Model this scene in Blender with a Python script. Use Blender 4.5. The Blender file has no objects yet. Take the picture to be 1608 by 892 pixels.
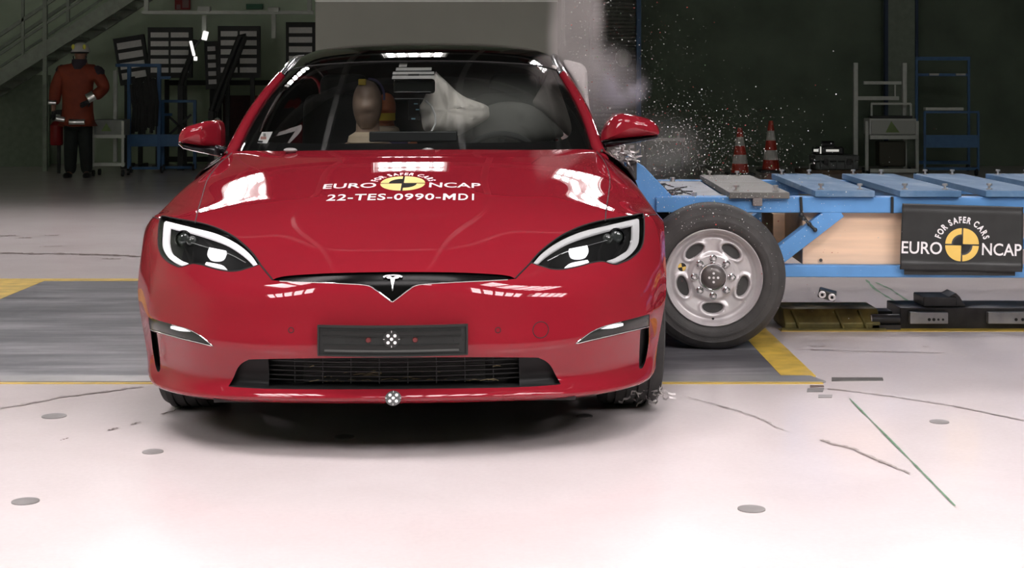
import bpy, bmesh, math, random
import numpy as np
from mathutils import Vector, Matrix, geometry, noise
from mathutils.bvhtree import BVHTree

SC = bpy.context.scene
COL = SC.collection
PI = math.pi
random.seed(7)
R = math.radians

# ------------------------------------------------------------------ camera, light, exposure
F, CX, HY, CAMZ = 2422.0, 804.0, 139.0, 1.21        # focal length in pixels of the 1608x892 frame, horizon row, eye height
cd = bpy.data.cameras.new('camera')
cd.sensor_fit = 'HORIZONTAL'; cd.sensor_width = 36.0
cd.lens = F / 1608.0 * 36.0
cd.shift_y = -(446.0 - HY) / 1608.0
cd.clip_end = 200
cam = bpy.data.objects.new('camera', cd); COL.objects.link(cam)
cam.location = (0, 0, CAMZ); cam.rotation_euler = (PI / 2, 0, 0)
SC.camera = cam

REAR_LAMP = 125.0      # emission of the lamp banks hung behind the car
FRONT_LAMP = 21.0     # emission of the lamp banks hung in front of the car
SC.view_settings.view_transform = 'Standard'
SC.view_settings.look = 'None'
SC.view_settings.gamma = 1.0
SC.view_settings.use_curve_mapping = False
SC.view_settings.exposure = 0.0
w = bpy.data.worlds.new('world'); SC.world = w; w.use_nodes = True
w.node_tree.nodes['Background'].inputs[0].default_value = (0.5, 0.55, 0.5, 1)
w.node_tree.nodes['Background'].inputs[1].default_value = 0.004
SC.cycles.max_bounces = 10
SC.cycles.transparent_max_bounces = 16
SC.cycles.glossy_bounces = 4
SC.cycles.diffuse_bounces = 3
SC.cycles.volume_bounces = 1
SC.cycles.sample_clamp_indirect = 8
SC.cycles.caustics_reflective = False
SC.cycles.caustics_refractive = False

# ------------------------------------------------------------------ helpers
def W(px, py, D):
    return Vector(((px - CX) * D / F, D, CAMZ - (py - HY) * D / F))

MATS = {}
def mat(name, col, rough=0.5, metal=0.0, spec=0.5, coat=0.0, coat_rough=0.03, var=0.0, vscale=12.0, bump=0.0, bscale=80.0,
        emit=None, es=0.0, alpha=1.0, trans=0.0, rvar=0.0, stretch=None):
    if name in MATS: return MATS[name]
    m = bpy.data.materials.new(name); m.use_nodes = True
    nt = m.node_tree; b = nt.nodes['Principled BSDF']
    b.inputs['Base Color'].default_value = (*col, 1)
    b.inputs['Roughness'].default_value = rough
    b.inputs['Metallic'].default_value = metal
    b.inputs['Specular IOR Level'].default_value = spec
    b.inputs['Coat Weight'].default_value = coat
    b.inputs['Coat Roughness'].default_value = coat_rough
    b.inputs['Alpha'].default_value = alpha
    b.inputs['Transmission Weight'].default_value = trans
    if emit:
        b.inputs['Emission Color'].default_value = (*emit, 1); b.inputs['Emission Strength'].default_value = es
    if var or bump or rvar:
        tc = nt.nodes.new('ShaderNodeTexCoord')
        src = tc.outputs['Object']
        if stretch:
            mp = nt.nodes.new('ShaderNodeMapping'); mp.inputs['Scale'].default_value = stretch
            nt.links.new(src, mp.inputs[0]); src = mp.outputs[0]
        n = nt.nodes.new('ShaderNodeTexNoise'); n.inputs['Scale'].default_value = vscale; n.inputs['Detail'].default_value = 5
        nt.links.new(src, n.inputs['Vector'])
        if var:
            r = nt.nodes.new('ShaderNodeValToRGB')
            r.color_ramp.elements[0].position = 0.3; r.color_ramp.elements[1].position = 0.7
            r.color_ramp.elements[0].color = (*[c * (1 - var) for c in col], 1)
            r.color_ramp.elements[1].color = (*[min(1, c * (1 + var)) for c in col], 1)
            nt.links.new(n.outputs['Fac'], r.inputs[0]); nt.links.new(r.outputs[0], b.inputs['Base Color'])
        if rvar:
            mr = nt.nodes.new('ShaderNodeMapRange')
            mr.inputs['From Min'].default_value = 0.3; mr.inputs['From Max'].default_value = 0.7
            mr.inputs['To Min'].default_value = max(0.02, rough - rvar); mr.inputs['To Max'].default_value = rough + rvar
            nt.links.new(n.outputs['Fac'], mr.inputs['Value']); nt.links.new(mr.outputs[0], b.inputs['Roughness'])
        if bump:
            n2 = nt.nodes.new('ShaderNodeTexNoise'); n2.inputs['Scale'].default_value = bscale; n2.inputs['Detail'].default_value = 4
            nt.links.new(src, n2.inputs['Vector'])
            bp = nt.nodes.new('ShaderNodeBump'); bp.inputs['Strength'].default_value = bump; bp.inputs['Distance'].default_value = 0.01
            nt.links.new(n2.outputs['Fac'], bp.inputs['Height']); nt.links.new(bp.outputs[0], b.inputs['Normal'])
    MATS[name] = m
    return m

def worn_mat(name, ramp, rough, metal=0.0, scale=1.5, stretch=(1, 1, 1), rot=0.0, fine=40.0, fine_amt=0.06, spec=0.5):
    """patchy worn surface: a broad noise through a colour ramp, with fine grain multiplied in"""
    m = bpy.data.materials.new(name); m.use_nodes = True; nt = m.node_tree; b = nt.nodes['Principled BSDF']
    b.inputs['Roughness'].default_value = rough; b.inputs['Metallic'].default_value = metal; b.inputs['Specular IOR Level'].default_value = spec
    tc = nt.nodes.new('ShaderNodeTexCoord'); mp = nt.nodes.new('ShaderNodeMapping')
    mp.inputs['Scale'].default_value = stretch; mp.inputs['Rotation'].default_value = (0, 0, rot)
    nt.links.new(tc.outputs['Object'], mp.inputs[0])
    n = nt.nodes.new('ShaderNodeTexNoise'); n.inputs['Scale'].default_value = scale; n.inputs['Detail'].default_value = 8; n.inputs['Roughness'].default_value = .62; n.inputs['Distortion'].default_value = .3
    nt.links.new(mp.outputs[0], n.inputs['Vector'])
    r = nt.nodes.new('ShaderNodeValToRGB'); r.color_ramp.interpolation = 'B_SPLINE'
    r.color_ramp.elements[0].position = ramp[0][0]; r.color_ramp.elements[0].color = (*ramp[0][1], 1)
    r.color_ramp.elements[1].position = ramp[-1][0]; r.color_ramp.elements[1].color = (*ramp[-1][1], 1)
    for pos, c in ramp[1:-1]:
        e = r.color_ramp.elements.new(pos); e.color = (*c, 1)
    nt.links.new(n.outputs['Fac'], r.inputs[0])
    f = nt.nodes.new('ShaderNodeTexNoise'); f.inputs['Scale'].default_value = fine; f.inputs['Detail'].default_value = 3
    nt.links.new(tc.outputs['Object'], f.inputs['Vector'])
    mr = nt.nodes.new('ShaderNodeMapRange'); mr.inputs['To Min'].default_value = 1 - fine_amt; mr.inputs['To Max'].default_value = 1 + fine_amt
    nt.links.new(f.outputs['Fac'], mr.inputs['Value'])
    mx = nt.nodes.new('ShaderNodeVectorMath'); mx.operation = 'SCALE'
    nt.links.new(r.outputs[0], mx.inputs[0]); nt.links.new(mr.outputs[0], mx.inputs['Scale']); nt.links.new(mx.outputs[0], b.inputs['Base Color'])
    MATS[name] = m; return m

def glass_mat(name, tint, refl=1.0, rough=0.0):
    """thin glass: mirror reflection by Fresnel over a tinted see-through sheet"""
    if name in MATS: return MATS[name]
    m = bpy.data.materials.new(name); m.use_nodes = True
    nt = m.node_tree; nt.nodes.clear()
    out = nt.nodes.new('ShaderNodeOutputMaterial')
    t = nt.nodes.new('ShaderNodeBsdfTransparent'); t.inputs[0].default_value = (*tint, 1)
    g = nt.nodes.new('ShaderNodeBsdfGlossy'); g.inputs['Roughness'].default_value = rough; g.inputs[0].default_value = (refl, refl, refl, 1)
    fr = nt.nodes.new('ShaderNodeFresnel'); fr.inputs[0].default_value = 1.5
    mx = nt.nodes.new('ShaderNodeMixShader')
    nt.links.new(fr.outputs[0], mx.inputs[0]); nt.links.new(t.outputs[0], mx.inputs[1]); nt.links.new(g.outputs[0], mx.inputs[2])
    nt.links.new(mx.outputs[0], out.inputs[0])
    MATS[name] = m
    return m

def tag(o, label=None, cat=None, group=None, kind=None):
    if label: o['label'] = label
    if cat: o['category'] = cat
    if group: o['group'] = group
    if kind: o['kind'] = kind
    return o

def empty(name, loc=(0, 0, 0), rot=(0, 0, 0), label=None, cat=None, group=None, parent=None):
    o = bpy.data.objects.new(name, None); COL.objects.link(o)
    o.location = loc; o.rotation_euler = rot; o.empty_display_size = 0.1
    if parent: o.parent = parent
    return tag(o, label, cat, group)

def link_mesh(name, verts, faces, material, parent=None, smooth=True, normals=None, loc=None):
    me = bpy.data.meshes.new(name)
    me.from_pydata([tuple(v) for v in verts], [], [tuple(int(i) for i in f) for f in faces])
    me.validate(); me.update()
    if smooth:
        me.polygons.foreach_set('use_smooth', [True] * len(me.polygons))
    if normals is not None and len(me.vertices) == len(normals):
        me.normals_split_custom_set_from_vertices([tuple(n) for n in normals])
    if material: me.materials.append(material)
    o = bpy.data.objects.new(name, me); COL.objects.link(o)
    if parent: o.parent = parent
    if loc: o.location = loc
    return o

class MB:
    """collects shapes into one mesh"""
    def __init__(s): s.v = []; s.f = []
    def add(s, vs, fs):
        n = len(s.v); s.v += [Vector(v) for v in vs]; s.f += [tuple(i + n for i in f) for f in fs]; return s
    def box(s, c, size, rot=None):
        hx, hy, hz = size[0] / 2, size[1] / 2, size[2] / 2
        vs = [Vector((x, y, z)) for x in (-hx, hx) for y in (-hy, hy) for z in (-hz, hz)]
        if rot is not None:
            M = rot if isinstance(rot, Matrix) else Matrix.Rotation(rot[2], 3, 'Z') @ Matrix.Rotation(rot[1], 3, 'Y') @ Matrix.Rotation(rot[0], 3, 'X')
            vs = [M @ v for v in vs]
        vs = [v + Vector(c) for v in vs]
        return s.add(vs, [(0, 1, 3, 2), (4, 6, 7, 5), (0, 4, 5, 1), (2, 3, 7, 6), (0, 2, 6, 4), (1, 5, 7, 3)])
    def bx(s, x0, x1, y0, y1, z0, z1):
        return s.box(((x0 + x1) / 2, (y0 + y1) / 2, (z0 + z1) / 2), (abs(x1 - x0), abs(y1 - y0), abs(z1 - z0)))
    def bar(s, a, b, w, h, up=(0, 0, 1)):
        a = Vector(a); b = Vector(b); d = b - a; L = d.length; d.normalize()
        u = Vector(up)
        if abs(d.dot(u)) > 0.98: u = Vector((0, 1, 0))
        sx = d.cross(u).normalized(); uz = sx.cross(d).normalized()
        M = Matrix((sx, d, uz)).transposed()
        return s.box((a + b) / 2, (w, L, h), M)
    def tube(s, pts, r, n=8, cap=True, closed=False):
        pts = [Vector(p) for p in pts]; m = len(pts)
        rs = r if isinstance(r, (list, tuple)) else [r] * m
        base = len(s.v); up = None
        for i, p in enumerate(pts):
            a = pts[(i - 1) % m] if (closed or i > 0) else p
            b = pts[(i + 1) % m] if (closed or i < m - 1) else p
            d = (b - a)
            d = d.normalized() if d.length > 1e-9 else Vector((0, 0, 1))
            if up is None: up = d.orthogonal().normalized()
            up = (up - d * up.dot(d))
            up = up.normalized() if up.length > 1e-6 else d.orthogonal().normalized()
            sd = d.cross(up)
            for k in range(n):
                t = 2 * PI * k / n
                s.v.append(p + (up * math.cos(t) + sd * math.sin(t)) * rs[i])
        for i in range(m if closed else m - 1):
            for k in range(n):
                a0 = base + i * n + k; a1 = base + i * n + (k + 1) % n
                j = (i + 1) % m
                b0 = base + j * n + k; b1 = base + j * n + (k + 1) % n
                s.f.append((a0, a1, b1, b0))
        if cap and not closed:
            s.f.append(tuple(base + k for k in range(n))[::-1]); s.f.append(tuple(base + (m - 1) * n + k for k in range(n)))
        return s
    def cyl(s, a, b, r, n=16, r2=None):
        return s.tube([a, b], [r, r if r2 is None else r2], n)
    def lathe(s, prof, axis='Z', n=48, c=(0, 0, 0), close=False):
        """prof: (radius, height) along axis"""
        base = len(s.v); c = Vector(c); m = len(prof)
        for (r, h) in prof:
            for k in range(n):
                t = 2 * PI * k / n; x, y = r * math.cos(t), r * math.sin(t)
                p = {'Z': (x, y, h), 'X': (h, x, y), 'Y': (x, h, y)}[axis]
                s.v.append(c + Vector(p))
        for i in range(m if close else m - 1):
            j = (i + 1) % m
            for k in range(n):
                k2 = (k + 1) % n
                s.f.append((base + i * n + k, base + i * n + k2, base + j * n + k2, base + j * n + k))
        return s
    def prism(s, poly, d):
        """poly: 3D points of one flat face, extruded by the vector d"""
        poly = [Vector(p) for p in poly]; n = len(poly); d = Vector(d)
        vs = poly + [p + d for p in poly]
        fs = [tuple(range(n))[::-1], tuple(range(n, 2 * n))] + [(i, (i + 1) % n, n + (i + 1) % n, n + i) for i in range(n)]
        return s.add(vs, fs)
    def sphere(s, c, r, nu=16, nv=10):
        rx, ry, rz = r if isinstance(r, (tuple, list)) else (r, r, r)
        base = len(s.v); c = Vector(c)
        s.v.append(c + Vector((0, 0, -rz)))
        for j in range(1, nv):
            p = -PI / 2 + PI * j / nv
            for i in range(nu):
                t = 2 * PI * i / nu
                s.v.append(c + Vector((rx * math.cos(p) * math.cos(t), ry * math.cos(p) * math.sin(t), rz * math.sin(p))))
        s.v.append(c + Vector((0, 0, rz))); top = len(s.v) - 1
        for i in range(nu): s.f.append((base, base + 1 + (i + 1) % nu, base + 1 + i))
        for j in range(nv - 2):
            for i in range(nu):
                a = base + 1 + j * nu + i; b = base + 1 + j * nu + (i + 1) % nu
                s.f.append((a, b, b + nu, a + nu))
        for i in range(nu):
            s.f.append((top, base + 1 + (nv - 2) * nu + i, base + 1 + (nv - 2) * nu + (i + 1) % nu))
        return s
    def build(s, name, material, parent=None, smooth=False, bevel=0.0, seg=2, sub=0, angle=35, loc=None, solid=0.0):
        o = link_mesh(name, s.v, s.f, material, parent, smooth=smooth or bevel > 0, loc=loc)
        bm = bmesh.new(); bm.from_mesh(o.data)
        bmesh.ops.recalc_face_normals(bm, faces=bm.faces)
        bm.to_mesh(o.data); bm.free()
        if smooth or bevel > 0:
            o.data.set_sharp_from_angle(angle=R(angle))
        if bevel > 0:
            md = o.modifiers.new('bevel', 'BEVEL'); md.width = bevel; md.segments = seg; md.limit_method = 'ANGLE'; md.angle_limit = R(30)
            md.harden_normals = True
        if solid:
            md = o.modifiers.new('solid', 'SOLIDIFY'); md.thickness = solid; md.offset = 0
        if sub:
            md = o.modifiers.new('sub', 'SUBSURF'); md.levels = sub; md.render_levels = sub
        return o

def dup(root, loc=None, rotz=None, label=None, group=None, parent=None):
    c = root.copy(); COL.objects.link(c)
    if parent: c.parent = parent
    if loc is not None: c.location = loc
    if rotz is not None: c.rotation_euler.z = rotz
    if label: c['label'] = label
    if group: c['group'] = group
    for ch in list(root.children): dup(ch, parent=c)
    return c

def catmull(pts, n=6, closed=False):
    """dense curve through pts; a point given as (x, y, 1) is a corner"""
    P = [Vector((p[0], p[1])) for p in pts]; K = [len(p) > 2 for p in pts]; m = len(P); out = []
    for i in range(m if closed else m - 1):
        j = (i + 1) % m
        p1, p2 = P[i], P[j]
        p0 = P[(i - 1) % m] if (closed or i > 0) and not K[i] else p1 * 2 - p2
        p3 = P[(j + 1) % m] if (closed or j < m - 1) and not K[j] else p2 * 2 - p1
        for k in range(n):
            t = k / n; t2 = t * t; t3 = t2 * t
            out.append(0.5 * ((2 * p1) + (p2 - p0) * t + (2 * p0 - 5 * p1 + 4 * p2 - p3) * t2 + (3 * p1 - p0 - 3 * p2 + p3) * t3))
    if not closed: out.append(P[-1])
    return out

def inpoly(x, y, poly):
    """vectorised even-odd test"""
    x = np.asarray(x); y = np.asarray(y); r = np.zeros(x.shape, bool)
    n = len(poly)
    for i in range(n):
        x1, y1 = poly[i][0], poly[i][1]; x2, y2 = poly[(i + 1) % n][0], poly[(i + 1) % n][1]
        if y1 == y2: continue
        c = ((y1 > y) != (y2 > y)) & (x < (x2 - x1) * (y - y1) / (y2 - y1) + x1)
        r ^= c
    return r

def cdt(points, chains):
    """constrained Delaunay; chains: list of (list of 2D points, closed)"""
    vs = [Vector((p[0], p[1])) for p in points]; es = []
    for ch, closed in chains:
        b = len(vs); vs += [Vector((p[0], p[1])) for p in ch]; n = len(ch)
        es += [(b + i, b + i + 1) for i in range(n - 1)]
        if closed: es.append((b + n - 1, b))
    r = geometry.delaunay_2d_cdt(vs, es, [], 0, 1e-5)
    V = np.array([(v.x, v.y) for v in r[0]]); T = np.array([f for f in r[2] if len(f) == 3])
    return V, T

class Spl:
    """natural cubic spline as a matrix on its data"""
    def __init__(s, t):
        s.t = np.asarray(t, float); n = len(t); h = np.diff(s.t)
        A = np.zeros((n, n)); B = np.zeros((n, n)); A[0, 0] = A[-1, -1] = 1
        for i in range(1, n - 1):
            A[i, i - 1] = h[i - 1]; A[i, i] = 2 * (h[i - 1] + h[i]); A[i, i + 1] = h[i]
            B[i, i - 1] = 6 / h[i - 1]; B[i, i] = -6 / h[i - 1] - 6 / h[i]; B[i, i + 1] = 6 / h[i]
        s.M = np.linalg.solve(A, B)
    def basis(s, x):
        x = np.clip(np.asarray(x, float), s.t[0], s.t[-1])
        i = np.clip(np.searchsorted(s.t, x, side='right') - 1, 0, len(s.t) - 2)
        h = s.t[i + 1] - s.t[i]; a = (s.t[i + 1] - x) / h; b = 1 - a
        N = len(x); E = np.zeros((N, len(s.t))); r = np.arange(N)
        E[r, i] += a; E[r, i + 1] += b
        E += ((a ** 3 - a) * h * h / 6)[:, None] * s.M[i] + ((b ** 3 - b) * h * h / 6)[:, None] * s.M[i + 1]
        return E

class Surf:
    """smooth surface through a net of points P[row][col]; parameters run in metres of mean chord"""
    def __init__(s, P, nu=150, nv=130, flip=False):
        s.P = np.array(P, float); s.flip = -1.0 if flip else 1.0
        du = np.linalg.norm(np.diff(s.P, axis=1), axis=2).mean(0); dv = np.linalg.norm(np.diff(s.P, axis=0), axis=2).mean(1)
        tu = np.concatenate([[0], np.cumsum(du)]); tu -= tu[-1] / 2
        tv = np.concatenate([[0], np.cumsum(dv)])
        s.tu, s.tv = tu, tv; s.bu, s.bv = Spl(tu), Spl(tv)
        s.U = np.linspace(tu[0], tu[-1], nu); s.V = np.linspace(tv[0], tv[-1], nv); s.nu, s.nv = nu, nv
        G = np.einsum('ir,rcd,jc->ijd', s.bv.basis(s.V), s.P, s.bu.basis(s.U))
        s.G = G
        vs = [Vector(p) for p in G.reshape(-1, 3)]; fs = []
        for i in range(nv - 1):
            for j in range(nu - 1):
                a = i * nu + j; fs += [(a, a + 1, a + nu + 1), (a, a + nu + 1, a + nu)]
        s.bvh = BVHTree.FromPolygons(vs, fs); s.vs, s.fs = vs, fs
    def ev(s, uv):
        uv = np.asarray(uv, float)
        return np.einsum('nr,rcd,nc->nd', s.bv.basis(uv[:, 1]), s.P, s.bu.basis(uv[:, 0]))
    def nrm(s, uv):
        uv = np.asarray(uv, float); e = 1e-3
        lo = np.array([s.tu[0], s.tv[0]]); hi = np.array([s.tu[-1], s.tv[-1]])
        q = np.clip(uv, lo + 2 * e, hi - 2 * e)
        a = s.ev(q + [e, 0]) - s.ev(q - [e, 0]); b = s.ev(q + [0, e]) - s.ev(q - [0, e])
        n = np.cross(b, a) * s.flip
        return n / np.maximum(np.linalg.norm(n, axis=1), 1e-9)[:, None]
    def ray(s, o, d):
        loc, nn, fi, dist = s.bvh.ray_cast(Vector(o), Vector(d))
        if loc is None: return None
        q, odd = divmod(fi, 2); i, j = divmod(q, s.nu - 1)
        a, b, c = [s.vs[k] for k in s.fs[fi]]
        v0, v1, v2 = b - a, c - a, loc - a
        d00, d01, d11, d20, d21 = v0.dot(v0), v0.dot(v1), v1.dot(v1), v2.dot(v0), v2.dot(v1)
        den = d00 * d11 - d01 * d01
        if abs(den) < 1e-18: return None
        vb = (d11 * d20 - d01 * d21) / den; vc = (d00 * d21 - d01 * d20) / den
        uvs = [(s.U[k % s.nu], s.V[k // s.nu]) for k in s.fs[fi]]
        va = 1 - vb - vc
        return (va * uvs[0][0] + vb * uvs[1][0] + vc * uvs[2][0], va * uvs[0][1] + vb * uvs[1][1] + vc * uvs[2][1])
    def patch(s, loop, off=0.0, push=(0, 0, 0), step=0.012):
        """the piece of surface inside a closed parameter loop, moved off along its normal: verts, faces, normals"""
        L = np.array([(p[0], p[1]) for p in loop])
        u0, v0 = L.min(0); u1, v1 = L.max(0)
        gu, gv = np.meshgrid(np.arange(u0, u1, step), np.arange(v0, v1, step)); gu, gv = gu.ravel(), gv.ravel()
        k = inpoly(gu, gv, loop)
        V, T = cdt(list(zip(gu[k], gv[k])), [(loop, True)])
        c = V[T].mean(1); T = T[inpoly(c[:, 0], c[:, 1], loop)]
        p = s.ev(V); n = s.nrm(V)
        return p + n * off + np.array(push), fixwind(p, T, n), n

def fixwind(p, T, n):
    if len(T) == 0: return T
    fn = np.cross(p[T[:, 1]] - p[T[:, 0]], p[T[:, 2]] - p[T[:, 0]])
    bad = (fn * n[T].mean(1)).sum(1) < 0
    T = T.copy(); T[bad] = T[bad][:, ::-1]
    return T

def compact(p, T, n):
    used = np.unique(T); mp = -np.ones(len(p), int); mp[used] = np.arange(len(used))
    return p[used], mp[T], n[used]

def shell(p, T, n, loop_pts_front, loop_pts_back):
    pass

def text2d(body, bold=0.0, space=1.0):
    """flat text mesh: 2D points and faces, cap height about 0.7"""
    cu = bpy.data.curves.new('text', 'FONT'); cu.body = body; cu.fill_mode = 'FRONT'; cu.offset = bold; cu.resolution_u = 4; cu.space_character = space
    o = bpy.data.objects.new('text', cu); COL.objects.link(o)
    bpy.context.view_layer.update()
    me = bpy.data.meshes.new_from_object(o.evaluated_get(bpy.context.evaluated_depsgraph_get()))
    vs = [(v.co.x, v.co.y) for v in me.vertices]; fs = [tuple(p.vertices) for p in me.polygons]
    bpy.data.objects.remove(o); bpy.data.curves.remove(cu); bpy.data.meshes.remove(me)
    return vs, fs

def fit(vf, x0, x1, y0, y1):
    vs, fs = vf
    a = np.array(vs); lo = a.min(0); hi = a.max(0)
    a = (a - lo) / np.maximum(hi - lo, 1e-9) * [x1 - x0, y1 - y0] + [x0, y0]
    return [tuple(p) for p in a], fs

def merge2d(*parts):
    V, Fc = [], []
    for vs, fs in parts:
        b = len(V); V += list(vs); Fc += [tuple(i + b for i in f) for f in fs]
    return V, Fc

def arc_text(body, r, a0, a1, size, bold=0.0):
    parts = []; ws = []
    for ch in body:
        if ch == ' ': ws.append((None, 0.32)); continue
        vf = text2d(ch, bold); a = np.array(vf[0]); ws.append((vf, a[:, 0].max() - a[:, 0].min() + 0.10))
    tot = sum(wd for _, wd in ws); acc = 0.0
    for vf, wd in ws:
        if vf:
            a = np.array(vf[0]); a[:, 0] -= (a[:, 0].max() + a[:, 0].min()) / 2
            ang = a0 + (a1 - a0) * (acc + wd / 2) / tot
            kx = abs(a1 - a0) * r / tot
            lx = a[:, 0] * kx; ly = a[:, 1] * size
            t = ang - PI / 2
            X = (r * math.cos(ang)) + lx * math.cos(t) - ly * math.sin(t)
            Y = (r * math.sin(ang)) + lx * math.sin(t) + ly * math.cos(t)
            parts.append((list(zip(X, Y)), vf[1]))
        acc += wd
    return merge2d(*parts)

def sector(r0, r1, a0, a1, n=20, cx=0.0, cy=0.0):
    vs = []; fs = []
    for i in range(n + 1):
        a = a0 + (a1 - a0) * i / n
        vs += [(cx + r0 * math.cos(a), cy + r0 * math.sin(a)), (cx + r1 * math.cos(a), cy + r1 * math.sin(a))]
    for i in range(n): fs.append((2 * i, 2 * i + 1, 2 * i + 3, 2 * i + 2))
    return vs, fs

def logo2d():
    """roundel of radius 1 at the origin with its lettering: white letters, black disc, yellow quarters"""
    letters = (fit(text2d('EURO', 0.012), -3.42, -1.14, -0.54, 0.12), fit(text2d('NCAP', 0.012), 1.16, 3.38, -0.54, 0.12))
    arc = arc_text('FOR SAFER CARS', 1.2, R(166), R(14), 0.47, 0.035)
    disc = sector(0.0, 1.0, 0, 2 * PI, 64)
    g = 0.045
    yel = merge2d(sector(0.02, 0.95, R(0), R(90), 24, g, g), sector(0.02, 0.95, R(180), R(270), 24, -g, -g),
                  sector(0.58, 0.95, R(90), R(180), 24, -g, g), sector(0.58, 0.95, R(270), R(360), 24, g, -g))
    return letters, arc, disc, yel

def refine(vf, maxlen):
    """triangulate and split a flat mesh until no edge is longer than maxlen"""
    vs, fs = vf
    bm = bmesh.new(); bv = [bm.verts.new((x, y, 0)) for x, y in vs]
    for f in fs:
        if len(set(f)) > 2:
            try: bm.faces.new([bv[i] for i in f])
            except ValueError: pass
    bmesh.ops.triangulate(bm, faces=bm.faces)
    for _ in range(5):
        e = [x for x in bm.edges if x.calc_length() > maxlen]
        if not e: break
        bmesh.ops.subdivide_edges(bm, edges=e, cuts=1)
        bmesh.ops.triangulate(bm, faces=bm.faces)
    bm.verts.index_update()
    out = [(v.co.x, v.co.y) for v in bm.verts], [tuple(v.index for v in f.verts) for f in bm.faces]
    bm.free(); return out

# ------------------------------------------------------------------ the hall
M_floor = worn_mat('floor_epoxy', ((.25, (.72, .645, .635)), (.5, (.78, .705, .70)), (.75, (.82, .75, .745))), .17, 0, 1.4, (1, 1, 1), 0, 60, .05)
M_plate = worn_mat('floor_steel', ((.30, (.10, .10, .11)), (.47, (.19, .19, .205)), (.60, (.32, .32, .34)), (.74, (.50, .49, .50))), .33, .35, 2.4, (.35, 2.2, 1), .12, 30, .12)
M_edge = mat('floor_edge_steel', (0.42, 0.42, 0.42), rough=0.35, metal=0.5, var=0.15, vscale=6)
M_yellow = mat('floor_yellow_paint', (0.62, 0.42, 0.07), rough=0.45, var=0.25, vscale=9)
M_crack = mat('crack_dark', (0.16, 0.12, 0.11), rough=0.8, var=0.3, vscale=30)
M_green = mat('green_line_paint', (0.10, 0.22, 0.12), rough=0.6, var=0.3, vscale=20)
M_wall = mat('wall_panel_green_grey', (0.50, 0.60, 0.45), rough=0.7, var=0.1, vscale=2)
M_curtain = mat('dark_curtain', (0.115, 0.150, 0.108), rough=0.9, var=0.2, vscale=1.5)
M_ceil = mat('ceiling_sheet', (0.05, 0.055, 0.05), rough=0.8, var=0.1, vscale=1)
M_steel = mat('grey_steel', (0.35, 0.36, 0.35), rough=0.4, metal=0.6, var=0.1)
M_black = mat('black_plastic', (0.012, 0.012, 0.013), rough=0.45, var=0.2)
M_lamp = mat('lamp_pane', (0.9, 0.9, 0.9), emit=(1.0, 0.94, 0.95), es=REAR_LAMP)
M_lampf = mat('front_lamp_pane', (0.9, 0.9, 0.9), emit=(1.0, 0.94, 0.95), es=FRONT_LAMP)

def struct(o): o['kind'] = 'structure'; return o
def slab(name, x0, x1, y0, y1, z0, z1, m): return struct(MB().bx(x0, x1, y0, y1, z0, z1).build(name, m))

slab('floor', -12, 12, -9, 27, -0.2, 0.0, M_floor)
slab('ceiling', -12, 12, -9, 27, 9.0, 9.2, M_ceil)
slab('wall_left', -12.2, -12, -9, 27, -0.2, 9.2, M_wall)
slab('wall_right', 12, 12.2, -9, 27, -0.2, 9.2, M_curtain)
slab('wall_front', -12.2, 12.2, -9.2, -9, -0.2, 9.2, M_wall)
slab('wall_back', -12.2, 12.2, 27, 27.2, -0.2, 9.2, M_wall)

# ceiling beams that the windscreen and bonnet mirror
n = 0
for y in (-6, -2, 2, 6, 10, 14, 18, 22):
    slab('trim_%d' % n, -12, 12, y - 0.12, y + 0.12, 8.45, 9.0, M_steel); n += 1
for x in (-9, -6, -3, 0, 3, 6, 9):
    slab('trim_%d' % n, x - 0.08, x + 0.08, -9, 27, 8.2, 8.45, M_steel); n += 1

# floor inlays: sheets laid on the floor
def flat(name, poly, z, m, th=0.004):
    return struct(MB().prism([(x, y, z - th) for x, y in poly], (0, 0, th)).build(name, m))
def FL(px, py):                      # floor point seen at a pixel
    D = CAMZ * F / (py - HY); return ((px - CX) * D / F, D)
flat('floor_plate', [(-2.93, 6.47), (1.13, 6.47), (1.13, 9.66), (-2.93, 9.66)], 0.004, M_plate)
flat('trim_plate_edge', [(-6.0, 6.34), (1.29, 6.34), (1.25, 6.47), (-6.0, 6.47)], 0.007, M_edge)
flat('trim_yellow_right', [(1.13, 6.471), (1.275, 6.471), (1.275, 9.75), (1.13, 9.75)], 0.005, M_yellow)
flat('trim_yellow_left', [(-4.0, 6.471), (-2.93, 6.471), (-2.93, 9.66), (-4.0, 9.66)], 0.005, M_yellow)
flat('trim_yellow_far', [(-4.0, 9.66), (-2.1, 9.66), (-2.1, 9.78), (-4.0, 9.78)], 0.005, M_yellow)
flat('trim_yellow_line', [(-6.0, 6.315), (1.275, 6.315), (1.275, 6.34), (-6.0, 6.34)], 0.003, M_yellow)
flat('trim_yellow_rail_line', [(1.34, 7.68), (6.0, 7.68), (6.0, 7.76), (1.34, 7.76)], 0.003, M_yellow)
flat('trim_dark_strip', [FL(1306, 599), FL(1387, 598), FL(1386, 594), FL(1306, 594)], 0.004, mat('dark_tape', (0.12, 0.115, 0.11), rough=0.6, var=0.2))

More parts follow.
